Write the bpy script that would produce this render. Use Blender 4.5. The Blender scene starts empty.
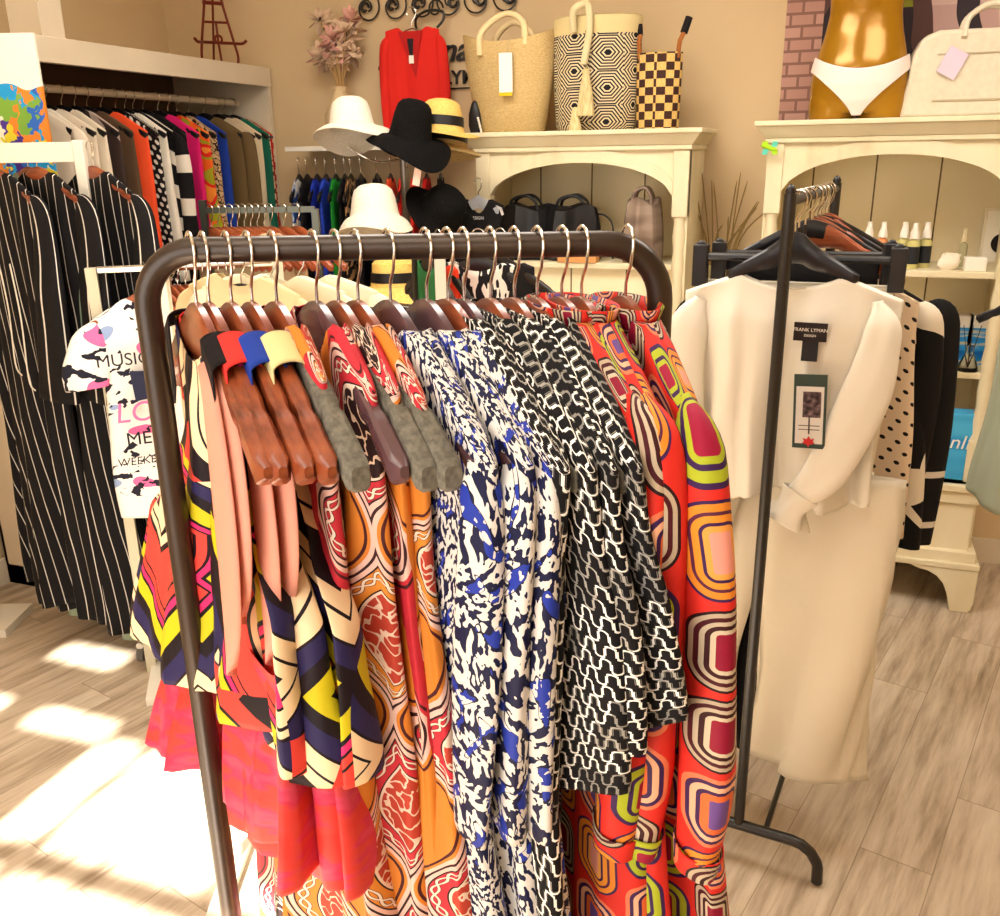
import bpy, bmesh, math, random
from math import sin, cos, pi, exp, sqrt, radians as R
from mathutils import Vector, Matrix, Euler

# ------------------------------------------------------------------ camera, world, lights
SC = bpy.context.scene
COL = SC.collection
F, TH, ROLL, YAW, H = 910.0, R(18.4), R(0.9), R(20), 1.58
cam_d = bpy.data.cameras.new('camera'); cam = bpy.data.objects.new('camera', cam_d); COL.objects.link(cam)
CR = Matrix.Rotation(YAW, 3, 'Z') @ Matrix.Rotation(pi/2-TH, 3, 'X') @ Matrix.Rotation(-ROLL, 3, 'Z')
cam.matrix_world = Matrix.Translation((0, 0, H)) @ CR.to_4x4()
cam_d.sensor_width = 36; cam_d.lens = F*36/1000; cam_d.clip_start = .02
SC.camera = cam
SC.view_settings.view_transform = 'Standard'; SC.view_settings.look = 'None'
SC.view_settings.gamma = 1; SC.view_settings.use_curve_mapping = False
SC.view_settings.exposure = 0.50
W_ = bpy.data.worlds.new('world'); SC.world = W_; W_.use_nodes = True
W_.node_tree.nodes['Background'].inputs[0].default_value = (1.0, .98, .95, 1)
W_.node_tree.nodes['Background'].inputs[1].default_value = 0.9
sd = bpy.data.lights.new('sun', 'SUN'); sun = bpy.data.objects.new('sun', sd); COL.objects.link(sun)
sd.energy = 42; sd.angle = R(1.0); sd.color = (1, .96, .90)
sun.rotation_euler = Vector((0, 1, -.70)).to_track_quat('-Z', 'Y').to_euler(); sun.location = (0, -5, 4)
def area(name, loc, size, e, color=(1, .945, .86), to=None):
    d = bpy.data.lights.new(name, 'AREA'); o = bpy.data.objects.new(name, d); COL.objects.link(o)
    d.shape = 'RECTANGLE'; d.size, d.size_y = size; d.energy = e; d.color = color; o.location = loc
    if to is not None: o.rotation_euler = (Vector(to)-Vector(loc)).to_track_quat('-Z', 'Y').to_euler()
    return o
area('ceiling_fill_front', (-.5, .1, 2.72), (.9, .9), 8)  # three unseen fill lights added under the ceiling to brighten the room
area('ceiling_fill_middle', (-1.0, 2.0, 2.72), (1.2, .9), 30)
area('ceiling_fill_right', (.6, 2.2, 2.72), (.9, .9), 17)
area('window_daylight', (-.9, -1.12, 1.5), (2.6, 1.6), 26, (1, .98, .95), (-.7, 1.5, .9))

FW = Vector((-sin(YAW), cos(YAW), 0)); CO = Vector((0, 0, H))
def ray(px, py): return CR @ Vector(((px-500)/F, -(py-458)/F, -1))
def P(px, py, D): d = ray(px, py); return CO + d*(D/d.dot(FW))          # point at horizontal distance D ahead
def A(px, py, ax, v): d = ray(px, py); return CO + d*((v-CO[ax])/d[ax])  # point on an axis plane

# ------------------------------------------------------------------ mesh helpers
class MB:
    def __init__(s): s.v = []; s.f = []; s.uv = []; s.has = False
    def add(s, vs, fs, uvs=None):
        n = len(s.v); s.v += [tuple(p) for p in vs]
        for k, f in enumerate(fs):
            s.f.append([n+i for i in f])
            s.uv.append(uvs[k] if uvs else None)
        if uvs: s.has = True
        return s
    def box(s, c, d, rz=0, M=None):
        x, y, z = d[0]/2, d[1]/2, d[2]/2
        vs = [Vector((a*x, b*y, e*z)) for a in (-1, 1) for b in (-1, 1) for e in (-1, 1)]
        if M is None: M = Matrix.Rotation(rz, 3, 'Z')
        vs = [M @ p + Vector(c) for p in vs]
        return s.add(vs, [(0, 1, 3, 2), (4, 6, 7, 5), (0, 4, 5, 1), (2, 3, 7, 6), (0, 2, 6, 4), (1, 5, 7, 3)])
    def b2(s, a, b): return s.box([(a[i]+b[i])/2 for i in range(3)], [abs(b[i]-a[i]) for i in range(3)])
    def tube(s, pts, r, n=10, cap=True, closed=False):
        pts = [Vector(p) for p in pts]; m = len(pts)
        rs = r if isinstance(r, (list, tuple)) else [r]*m
        vs = []; up = None
        for i in range(m):
            if closed: t = pts[(i+1) % m]-pts[i-1]
            else: t = pts[min(i+1, m-1)]-pts[max(i-1, 0)]
            t.normalize()
            if up is None: up = t.orthogonal()
            up = (up-t*up.dot(t))
            if up.length < 1e-6: up = t.orthogonal()
            up.normalize(); b = t.cross(up)
            for k in range(n):
                a = 2*pi*k/n; vs.append(pts[i]+(up*cos(a)+b*sin(a))*rs[i])
        fs = []
        for i in range(m if closed else m-1):
            j = (i+1) % m
            for k in range(n): fs.append((i*n+k, i*n+(k+1) % n, j*n+(k+1) % n, j*n+k))
        if cap and not closed: fs += [tuple(range(n))[::-1], tuple((m-1)*n+k for k in range(n))]
        return s.add(vs, fs)
    def lathe(s, prof, c=(0, 0, 0), n=32, fn=None):
        vs = []
        for r, z in prof:
            for k in range(n):
                a = 2*pi*k/n; p = Vector((r*cos(a), r*sin(a), z))
                if fn: p = fn(p, r, a)
                vs.append(p+Vector(c))
        fs = [(i*n+k, i*n+(k+1) % n, (i+1)*n+(k+1) % n, (i+1)*n+k) for i in range(len(prof)-1) for k in range(n)]
        if prof[0][0] > 1e-5: fs.append(tuple(range(n))[::-1])
        if prof[-1][0] > 1e-5: fs.append(tuple((len(prof)-1)*n+k for k in range(n)))
        return s.add(vs, fs)
    def prism(s, pts, y0, y1):     # outline in xz, extruded along y
        n = len(pts)
        vs = [(x, y0, z) for x, z in pts]+[(x, y1, z) for x, z in pts]
        return s.add(vs, [tuple(range(n)), tuple(range(n, 2*n))[::-1]]+[(i, i+n, (i+1) % n+n, (i+1) % n) for i in range(n)])
    def strip(s, top, bot, y0, y1):   # matching top / bottom xz lines, solid
        n = len(top); vs = []
        for (a, b) in zip(top, bot): vs += [(a[0], y0, a[1]), (a[0], y1, a[1]), (b[0], y1, b[1]), (b[0], y0, b[1])]
        fs = []
        for i in range(n-1):
            o, q = 4*i, 4*i+4
            for k in range(4): fs.append((o+k, o+(k+1) % 4, q+(k+1) % 4, q+k))
        fs += [(3, 2, 1, 0), (4*n-4, 4*n-3, 4*n-2, 4*n-1)]
        return s.add(vs, fs)
    def build(s, name, mat, parent=None, smooth=True, bevel=0, loc=None, rot=None, solid=0, fix=True):
        me = bpy.data.meshes.new(name); me.from_pydata(s.v, [], s.f)
        if s.has:
            ul = me.uv_layers.new(name='UVMap'); k = 0
            for fi, f in enumerate(s.f):
                for q in range(len(f)):
                    if s.uv[fi]: ul.data[k].uv = s.uv[fi][q]
                    k += 1
        elif fix:
            bm = bmesh.new(); bm.from_mesh(me); bmesh.ops.remove_doubles(bm, verts=bm.verts, dist=1e-6)
            bmesh.ops.recalc_face_normals(bm, faces=bm.faces); bm.to_mesh(me); bm.free()
        me.materials.append(mat)
        o = bpy.data.objects.new(name, me); COL.objects.link(o)
        if smooth:
            me.polygons.foreach_set('use_smooth', [True]*len(me.polygons))
            if not s.has:
                try: me.set_sharp_from_angle(angle=R(35))
                except Exception: pass
        if bevel:
            m = o.modifiers.new('bevel', 'BEVEL'); m.width = bevel; m.segments = 2; m.limit_method = 'ANGLE'
        if solid:
            m = o.modifiers.new('solid', 'SOLIDIFY'); m.thickness = solid; m.offset = 0
        if parent: o.parent = parent
        if loc is not None: o.location = loc
        if rot is not None: o.rotation_euler = rot
        return o

def tag(o, label, cat, group=None, kind=None):
    o['label'] = label; o['category'] = cat
    if group: o['group'] = group
    if kind: o['kind'] = kind
    return o
def thing(name, label, cat, loc=(0, 0, 0), rz=0, group=None, rot=None):
    o = bpy.data.objects.new(name, None); COL.objects.link(o); o.empty_display_size = .05
    o.location = loc; o.rotation_euler = rot if rot else (0, 0, rz)
    return tag(o, label, cat, group)
def struct(o): o['kind'] = 'structure'; return o
def dup(root, loc, rz=None, label=None, group=None):
    r = root.copy(); COL.objects.link(r); r.location = loc
    if rz is not None: r.rotation_euler = (r.rotation_euler[0], r.rotation_euler[1], rz)
    if label: r['label'] = label
    if group: r['group'] = group
    for ch in list(root.children):
        c = ch.copy(); COL.objects.link(c); c.parent = r
        for g in list(ch.children):
            d = g.copy(); COL.objects.link(d); d.parent = c
    return r
def lerp(a, b, t): return a+(b-a)*t
def interp(tab, s):
    if s <= tab[0][0]: return tab[0][1]
    for (a, x), (b, y) in zip(tab, tab[1:]):
        if s <= b:
            t = (s-a)/(b-a); t = t*t*(3-2*t); return x+(y-x)*t
    return tab[-1][1]
def arc(c, r, a0, a1, n, plane='xz'):
    out = []
    for i in range(n+1):
        a = R(lerp(a0, a1, i/n)); p, q = r*cos(a), r*sin(a)
        out.append((c[0]+p, c[1], c[2]+q) if plane == 'xz' else ((c[0], c[1]+p, c[2]+q) if plane == 'yz' else (c[0]+p, c[1]+q, c[2])))
    return out
def spline(pts, n=6):
    pts = [Vector(p) for p in pts]; q = [pts[0]]+pts+[pts[-1]]; out = []
    for i in range(1, len(q)-2):
        for k in range(n):
            t = k/n; a, b, c, d = q[i-1], q[i], q[i+1], q[i+2]
            out.append(.5*((2*b)+(c-a)*t+(2*a-5*b+4*c-d)*t*t+(3*b-a-3*c+d)*t**3))
    return out+[pts[-1]]

# ------------------------------------------------------------------ node maths
def hx(h):
    c = [int(h[i:i+2], 16)/255 for i in (0, 2, 4)]
    return tuple(x/12.92 if x <= .04045 else ((x+.055)/1.055)**2.4 for x in c)+(1,)
class S:
    nt = None
    def __init__(s, v): s.v = v
    def __add__(a, b): return mth('ADD', a, b)
    __radd__ = __add__
    def __sub__(a, b): return mth('SUBTRACT', a, b)
    def __rsub__(a, b): return mth('SUBTRACT', b, a)
    def __mul__(a, b): return mth('MULTIPLY', a, b)
    __rmul__ = __mul__
    def __truediv__(a, b): return mth('DIVIDE', a, b)
    def __neg__(a): return mth('MULTIPLY', a, -1)
    def __lt__(a, b): return mth('LESS_THAN', a, b)
    def __gt__(a, b): return mth('GREATER_THAN', a, b)
def put(sock, v):
    if isinstance(v, S): v = v.v
    if isinstance(v, bpy.types.NodeSocket): S.nt.links.new(v, sock)
    else: sock.default_value = v
def mth(op, *a):
    n = S.nt.nodes.new('ShaderNodeMath'); n.operation = op
    for i, x in enumerate(a): put(n.inputs[i], x)
    return S(n.outputs[0])
nsin = lambda a: mth('SINE', a)
ncos = lambda a: mth('COSINE', a)
nabs = lambda a: mth('ABSOLUTE', a)
nfl = lambda a: mth('FLOOR', a)
nfr = lambda a: mth('FRACT', a)
nmin = lambda a, b: mth('MINIMUM', a, b)
nmax = lambda a, b: mth('MAXIMUM', a, b)
nsq = lambda a: mth('SQRT', a)
nmod = lambda a, b: mth('FLOORED_MODULO', a, b)
def comb(x, y, z=0.0):
    n = S.nt.nodes.new('ShaderNodeCombineXYZ')
    for i, q in enumerate((x, y, z)): put(n.inputs[i], q)
    return n.outputs[0]
def noise(v, sc=1, det=2, rough=.5):
    n = S.nt.nodes.new('ShaderNodeTexNoise'); put(n.inputs['Vector'], v)
    n.inputs['Scale'].default_value = sc; n.inputs['Detail'].default_value = det; n.inputs['Roughness'].default_value = rough
    return S(n.outputs[0])
def voro(v, sc=1, rnd=1.0, metric='EUCLIDEAN', feat='F1', out='Distance'):
    n = S.nt.nodes.new('ShaderNodeTexVoronoi'); n.feature = feat
    if feat != 'DISTANCE_TO_EDGE': n.distance = metric
    put(n.inputs['Vector'], v); n.inputs['Scale'].default_value = sc; n.inputs['Randomness'].default_value = rnd
    return S(n.outputs[out])
def white(x, y, z=0.0):
    n = S.nt.nodes.new('ShaderNodeTexWhiteNoise'); put(n.inputs['Vector'], comb(x, y, z)); return S(n.outputs['Value'])
def mix(f, a, b):
    n = S.nt.nodes.new('ShaderNodeMix'); n.data_type = 'RGBA'; put(n.inputs[0], f)
    put(n.inputs[6], hx(a) if isinstance(a, str) else a); put(n.inputs[7], hx(b) if isinstance(b, str) else b)
    return S(n.outputs[2])
def ramp(f, stops, mode='CONSTANT'):
    n = S.nt.nodes.new('ShaderNodeValToRGB'); n.color_ramp.interpolation = mode; put(n.inputs[0], f)
    e = n.color_ramp.elements
    while len(e) > 1: e.remove(e[0])
    e[0].position = stops[0][0]; e[0].color = hx(stops[0][1])
    for p, c in stops[1:]: q = e.new(p); q.color = hx(c)
    return S(n.outputs[0])
def uvs():
    n = S.nt.nodes.new('ShaderNodeUVMap'); sp = S.nt.nodes.new('ShaderNodeSeparateXYZ')
    S.nt.links.new(n.outputs[0], sp.inputs[0]); return S(sp.outputs[0]), S(sp.outputs[1])
def obj3():
    n = S.nt.nodes.new('ShaderNodeTexCoord'); sp = S.nt.nodes.new('ShaderNodeSeparateXYZ')
    S.nt.links.new(n.outputs['Object'], sp.inputs[0]); return S(sp.outputs[0]), S(sp.outputs[1]), S(sp.outputs[2])
def mat(name, fn, rough=.75, metal=0, spec=.3, bump=None, sheen=0, trans=0, alpha=1, coat=0):
    m = bpy.data.materials.new(name); m.use_nodes = True; S.nt = m.node_tree
    b = m.node_tree.nodes['Principled BSDF']
    c = fn() if callable(fn) else hx(fn)
    put(b.inputs['Base Color'], c)
    b.inputs['Roughness'].default_value = rough; b.inputs['Metallic'].default_value = metal
    b.inputs['Specular IOR Level'].default_value = spec
    if sheen: b.inputs['Sheen Weight'].default_value = sheen
    if trans: b.inputs['Transmission Weight'].default_value = trans; b.inputs['IOR'].default_value = 1.45
    if alpha < 1: b.inputs['Alpha'].default_value = alpha
    if coat: b.inputs['Coat Weight'].default_value = coat
    if bump:
        n = m.node_tree.nodes.new('ShaderNodeBump'); n.inputs['Strength'].default_value = bump[1]; n.inputs['Distance'].default_value = bump[2]
        put(n.inputs['Height'], bump[0]()); m.node_tree.links.new(n.outputs[0], b.inputs['Normal'])
    return m
def o_noise(sc, det=2, st=(1, 1, 1)):
    x, y, z = obj3(); return noise(comb(x*st[0], y*st[1], z*st[2]), sc, det)
_plain = {}
def plain(h, rough=.8, metal=0, spec=.25):
    k = (h, rough, metal)
    if k not in _plain:
        def f():
            n = o_noise(9, 3); a = hx(h)
            return mix(n, tuple(x*.93 for x in a[:3])+(1,), tuple(min(1, x*1.05) for x in a[:3])+(1,))
        _plain[k] = mat('plain_'+h, f, rough, metal, spec)
    return _plain[k]

# -------- fabric patterns (u, v in metres on the cloth)
def f_swirl():
    u, v = uvs()
    a = voro(comb(u*3.3, v*2.9, 3.1), 1, .75)
    b = voro(comb(u*2.4+7.0, v*2.3, 1.7), 1, .9, 'MANHATTAN')
    m = noise(comb(u*2.5, v*2.2, 5.0), 1, 0) > .5
    d = nfr((a*(1.0-m)+b*m*.75)*1.02)
    st = [(0, 'DA2E6C'), (.17, '1B1016'), (.178, 'F6D9AE'), (.225, '1B1016'), (.235, 'F6D9AE'), (.26, '1B1016'), (.275, 'E0443A'), (.40, '1B1016'), (.41, 'E0443A'), (.43, '1B1016'), (.44, 'DA2E6C'), (.46, '1B1016'),
          (.47, 'CDBD1E'), (.52, '1B1016'), (.56, '2A2450'), (.61, '1B1016'), (.62, 'F6D9AE'), (.665, '1B1016'), (.675, 'F6D9AE'), (.71, '1B1016'), (.80, 'E0443A'), (.87, '1B1016'), (.88, 'CDBD1E'), (.93, '243A8C'), (.97, '1B1016')]
    return ramp(d, st)
def f_chiffon():
    u, v = uvs(); n = noise(comb(u*12, v*11, 0.0), 1.3, 2)
    return ramp(n, [(.3, 'DC3A32'), (.45, 'DC443C'), (.52, 'D63458'), (.62, 'DC4C66'), (.75, 'DA4636')], 'LINEAR')
def medal(seed, redness):
    def f():
        u, v = uvs(); w = noise(comb(u*6, v*6, seed), 1, 1)*.05
        uu = (u+w)/.15+seed; vv = (v+w*1.4)/.21+seed*.37
        col = nfl(uu); vv2 = vv+nmod(col, 2.0)*.5
        x = nabs(nfr(uu)-.5); y = nabs(nfr(vv2)-.5)
        d = x-.25*(1.0+ncos(y*2*pi))+.02           # <0 inside an ogee
        hsh = white(col, nfl(vv2), seed)
        base = mix(hsh > redness, 'C8303C', 'DE8B35')
        inner = mix(hsh > .5, '2A1618', 'B8402F')
        filg = nabs(noise(comb(u*60, v*60, seed), 1, 1)-.5) < .035
        inner = mix(filg, inner, 'E9CDB6')
        c = mix(d < 0.0, mix(white(nfl(uu+.5), nfl(vv2+.5), seed) > .5, 'C8303C', 'D9822F'), base)
        c = mix(nabs(d) < .055, c, 'EBC0B0')
        c = mix(nabs(d-.10) < .014, c, '4A1C1E')
        c = mix(nabs(d+.062) < .008, c, '35171B')
        c = mix(nabs(d) < .012, c, '35171B')
        ph = vv2*2*pi*7
        br = nmin(nabs(d+.12-nsin(ph)*.03), nabs(d+.12+nsin(ph)*.03))
        c = mix(br < .016, c, '4A1C1E'); c = mix(br < .010, c, 'F2DCC8')
        di = d+.25
        c = mix(di < .035, c, '2A1618'); c = mix(di < .022, c, 'F0D8C4'); c = mix(di < .0, c, inner)
        return c
    return f
def ikat(seed):
    def f():
        u, v = uvs()
        wx = noise(comb(u*14, v*9, seed), 1, 2); wy = noise(comb(u*12, v*8, seed+9), 1, 2)
        n = noise(comb(u*170+wx*8.0, v*85+wy*9.0, seed), 1, 1.5)
        n2 = noise(comb(u*60+wy*6.0, v*28+wx*6.0, seed+4), 1, 1)
        c = mix(n > .51, 'DEDAD4', '15183C')
        c = mix((n2 > .60)*(n > .44), c, '2438A0')
        c = mix(nabs(n2-.60) < .010, c, '12142E')
        return c
    return f
def squig(seed, rowh=.025):
    def f():
        u, v = uvs(); w = noise(comb(u*5, v*5, seed), 1, 1)*.012
        vv = (v+w)/rowh; row = nfl(vv); y = (nfr(vv)-.5)*rowh
        h_ = .0118; rr_ = h_/2; Aa = rowh*.46
        uu = (u+w)/h_+nmod(row, 2.0)*.5; x = (nfr(uu)-.5)*h_; sg = nmod(nfl(uu), 2.0)*2.0-1.0
        yy = y*sg; q = yy-(Aa-rr_); top = q > 0.0
        darc = nabs(nsq(x*x+q*q)-rr_); dlin = rr_-nabs(x)+(yy < -(Aa-rr_))*1.0
        dist = darc*top+dlin*(1.0-top)
        band = nfl(row/2.0)
        patch = noise(comb(u*3.2, band*1.7, seed), 1, 1)
        h = white(band, seed+2.0)*.6+patch*.8
        line = ramp(h, [(0, '8E8C88'), (.40, 'F2EEE6'), (.62, 'A7A39A'), (.74, 'FAF6EE'), (.95, '8B8882')])
        fill = ramp(h, [(0, '121012'), (.50, '5C5954'), (.60, '121012'), (.66, '86827A'), (.76, '121012'), (.84, '9D998B'), (.93, '1A181A')])
        bg = mix(dist < .0030, '121012', fill)
        c = mix(dist < .0023, bg, '121012')
        return mix(dist < .0015, c, line)
    return f
def retro(seed):
    def f():
        u, v = uvs(); w = noise(comb(u*5, v*5, seed), 1, 1)*.02
        cw, ch = .072, .088
        uu = (u+w)/cw+seed*.3; col = nfl(uu); vv = (v+w)/ch+nmod(col, 2.0)*.5+seed*.4
        rw = nfl(vv); x = nabs(nfr(uu)-.5)*cw; y = nabs(nfr(vv)-.5)*ch
        r = .027; qx = x-.033+r; qy = y-.041+r; gx = nmax(qx, 0.0); gy = nmax(qy, 0.0)
        d = (r-nsq(gx*gx+gy*gy)-nmin(nmax(qx, qy), 0.0))/.033
        h = white(col, rw, seed)
        k = nfl(h*4.0)
        p1 = ramp(d, [(0, 'D62E24'), (.02, '2A1216'), (.10, 'B9A58C'), (.22, '4A141C'), (.34, 'BFAE95'), (.46, '3A1216'), (.58, 'CDBBA0'), (.70, '8C1230')])
        p2 = ramp(d, [(0, 'D62E24'), (.02, '3B1C4E'), (.10, 'E58A2C'), (.28, '5A2440'), (.36, 'E8912F'), (.52, '3B1C4E'), (.60, 'E9A04A'), (.74, 'E79A8A')])
        p3 = ramp(d, [(0, 'D62E24'), (.02, '3B1C4E'), (.16, 'AAB42A'), (.40, '3B1C4E'), (.52, 'AAB42A'), (.66, '9A1638')])
        p4 = ramp(d, [(0, 'D62E24'), (.02, 'E07A55'), (.16, '3B1C4E'), (.28, 'E9B08E'), (.44, '3B1C4E'), (.55, 'E06A35'), (.75, '6A4A8E')])
        c = mix(k > .5, p1, p2); c = mix(k > 1.5, c, p4); c = mix(k > 2.5, c, p3)
        return c
    return f
def stripes(bg, fg, per, wd, warp=.0):
    def f():
        u, v = uvs(); q = u
        if warp: q = u+noise(comb(u*4, v*3, 2.0), 1, 1)*warp
        return mix(nabs(nfr(q/per)-.5) < wd/per/2, bg, fg)
    return f
def dots(bg, fg, per, r):
    def f():
        u, v = uvs(); a = nfl(v/per); x = (nfr(u/per+nmod(a, 2.0)*.5)-.5)*per; y = (nfr(v/per)-.5)*per
        return mix(nsq(x*x+y*y) < r, bg, fg)
    return f
def blotch(stops, sc, st=(1, 1), det=1):
    def f():
        u, v = uvs(); return ramp(noise(comb(u*sc*st[0], v*sc*st[1], 3.0), 1, det), stops)
    return f
def cellpat(stops, sc, rnd=1):
    def f():
        u, v = uvs(); n = S.nt.nodes.new('ShaderNodeTexVoronoi'); put(n.inputs['Vector'], comb(u*sc, v*sc, 1.0)); n.inputs['Scale'].default_value = 1
        n.inputs['Randomness'].default_value = rnd
        sp = S.nt.nodes.new('ShaderNodeSeparateColor'); S.nt.links.new(n.outputs['Color'], sp.inputs[0])
        return ramp(S(sp.outputs[0]), stops)
    return f
def cloth(name, fn, rough=.8, sheen=.0):
    return mat(name, fn, rough, 0, .2, sheen=sheen, bump=(lambda: o_noise(38, 3), .25, .004))
def plaincloth(h):
    k = ('c', h)
    if k not in _plain: _plain[k] = cloth('cloth_'+h, (lambda: mix(o_noise(6, 2), tuple(x*.94 for x in hx(h)[:3])+(1,), h)))
    return _plain[k]

# -------- common materials
def f_wood():
    x, y, z = obj3(); n = noise(comb(x*12, y*90, z*90), 1, 3)
    return ramp(n, [(.25, '5E2814'), (.5, '8E4426'), (.75, 'A85A34')], 'LINEAR')
M_wood = mat('hanger_wood', f_wood, .28, spec=.5, coat=.3)
M_woodp = mat('hanger_wood_film', '5E4246', .22, spec=.6)
M_felt = mat('grey_felt', lambda: ramp(o_noise(160, 2), [(.3, '5E5A50'), (.7, '7E796C')], 'LINEAR'), .95)
M_chrome = mat('chrome', 'D8D2C8', .18, 1)
M_dkch = mat('dark_chrome', '55554A', .3, .8)
M_black = mat('black_plastic', '141214', .35, spec=.5)
M_blackmetal = mat('black_metal', '17130F', .38, .0, .6)
M_bronze = mat('brown_metal', lambda: ramp(o_noise(6, 2), [(.3, '2E221A'), (.7, '45362A')], 'LINEAR'), .33, .35, .6)
M_cream = mat('cream_paint', lambda: ramp(o_noise(5, 5, (1, 1, .35)), [(.28, 'C2B189'), (.42, 'DFD1AC'), (.62, 'E6DAB8'), (.8, 'EDE3C6')], 'LINEAR'), .6, bump=(lambda: o_noise(40, 3, (1, 1, .3)), .3, .002))
def f_plank():
    x, y, z = obj3(); n = ramp(noise(comb(x*3, y, z*2), 1, 4), [(.3, 'ECDDB2'), (.7, 'F4E6C2')], 'LINEAR')
    e = nabs(nfr(x/.215+.18)-.5) > .487
    return mix(e, n, '6A5530')
M_plank = mat('cream_planks', f_plank, .65)
M_white = mat('white_paint', lambda: ramp(o_noise(3, 3), [(.3, 'D6C6AC'), (.7, 'DFD1B8')], 'LINEAR'), .5)
M_whitem = mat('white_metal', 'E6DFCF', .4)
M_paper = mat('paper_tag', 'F3EEE4', .7)
M_lilac = mat('lilac_paper', 'D9C4D6', .7)
M_straw = mat('straw', lambda: ramp(o_noise(120, 2, (1, 1, 3)), [(.3, 'BE9F67'), (.7, 'D9BE86')], 'LINEAR'), .85, bump=(lambda: o_noise(150, 2, (1, 1, 4)), .5, .003))
M_strawy = mat('yellow_straw', lambda: ramp(o_noise(140, 2, (1, 1, 3)), [(.3, 'D6A94E'), (.7, 'EBC975')], 'LINEAR'), .8)
M_whitehat = mat('white_straw', lambda: ramp(o_noise(140, 2, (1, 1, 3)), [(.3, 'D9CDB8'), (.7, 'EDE3D0')], 'LINEAR'), .85)
M_blackhat = mat('black_straw', lambda: ramp(o_noise(160, 2), [(.35, '080707'), (.75, '191615')], 'LINEAR'), .9, 0, .1)
M_glass = mat('clear_glass', 'F2F4F2', .03, trans=1.0)
M_wall = mat('wall_paint', lambda: ramp(o_noise(1.2, 3), [(.3, 'D3B88E'), (.7, 'D9C199')], 'LINEAR'), .85)
def f_floor():
    x, y, z = obj3(); a = R(-15)
    p = x*cos(a)+y*sin(a); q = y*cos(a)-x*sin(a)      # p across, q along the boards
    ci = nfl(p/.16); qq = q+white(ci, 3.0)*1.2; ri = nfl(qq/1.2)
    sh = white(ci, ri, 1.0)
    g = noise(comb(p*22+sh*9.0, q*2.2, sh*20.0), 1, 6, .62)
    g2 = noise(comb(p*70, q*5.0, sh*20.0), 1, 4, .6)
    b = ramp(g*.75+g2*.25+(sh-.5)*.06, [(.30, '84705A'), (.42, 'AA9780'), (.52, 'C3B199'), (.62, 'CFBFA8'), (.75, 'DACCB8')], 'LINEAR')
    e = nmax(nabs(nfr(p/.16)-.5) > .492, nabs(nfr(qq/1.2)-.5) > .4988)
    return mix(e*.55, b, '6E5A42')
M_floor = mat('floor_boards', f_floor, .42, spec=.35)

# ------------------------------------------------------------------ the room
XL, XR, YB, YF, HC = -2.98, 1.9, 3.80, -1.2, 2.85
def wallbox(name, a, b, m=M_wall): return struct(MB().b2(a, b).build(name, m, smooth=False))
wallbox('floor', (XL-.1, YF-.1, -.1), (XR+.1, YB+.1, 0), M_floor)
wallbox('ceiling', (XL-.1, YF-.1, HC), (XR+.1, YB+.1, HC+.1), mat('ceiling_paint', 'E9E2D4', .9))
wallbox('wall_left', (XL-.1, YF-.1, 0), (XL, YB+.1, HC))
wallbox('wall_back', (XL, YB, 0), (XR, YB+.1, HC))
wallbox('wall_right', (XR, YF-.1, 0), (XR+.1, YB+.1, HC))
# front wall with the shop window (daylight and the sun patch come through it)
wf = MB(); y0, y1 = YF-.1, YF
wx0, wx1, wz0, wz1 = -1.84, -.30, .25, 2.10
sx0, sx1 = -2.42, -1.86
wf.b2((XL, y0, 0), (XR, y1, wz0)).b2((wx1, y0, wz0), (XR, y1, HC))
wf.b2((XL, y0, wz0), (wx0-.02, y1, 2.035)).b2((wx0-.02, y0, wz0), (wx0, y1, HC)).b2((wx0, y0, wz1), (wx1, y1, HC))
lx = wx0-.02                                   # slots added beside the main window to shape thin sun strips
wf.b2((XL, y0, 2.035), (-2.42, y1, 2.145)).b2((-2.27, y0, 2.035), (-2.14, y1, 2.145))
wf.b2((XL, y0, 2.145), (lx, y1, 2.265)).b2((XL, y0, 2.265), (-2.36, y1, 2.375)).b2((-2.10, y0, 2.265), (lx, y1, 2.375)).b2((XL, y0, 2.375), (lx, y1, HC))
struct(wf.build('wall_front', M_wall, smooth=False))
wfr = MB()
for x in (-1.70, -1.20): wfr.b2((x-.022, y0+.03, wz0), (x+.022, y1-.02, wz1))
for z in (1.15, 1.76): wfr.b2((wx0, y0+.03, z-.022), (wx1, y1-.02, z+.022))
struct(wfr.build('window_1', M_whitem, smooth=False))
struct(MB().b2((XL, YB-.015, 0), (XR, YB, .10)).build('baseboard_back', M_white, smooth=False))
struct(MB().b2((XL, YF, 0), (XL+.015, YB-.015, .10)).build('baseboard_left', M_white, smooth=False))
tp = A(47, 38, 0, -2.5)
struct(MB().b2((-2.60, tp.y-.05, 1.964), (-2.47, tp.y+.05, HC-.005)).build('trim_1', M_white, smooth=False))

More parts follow.
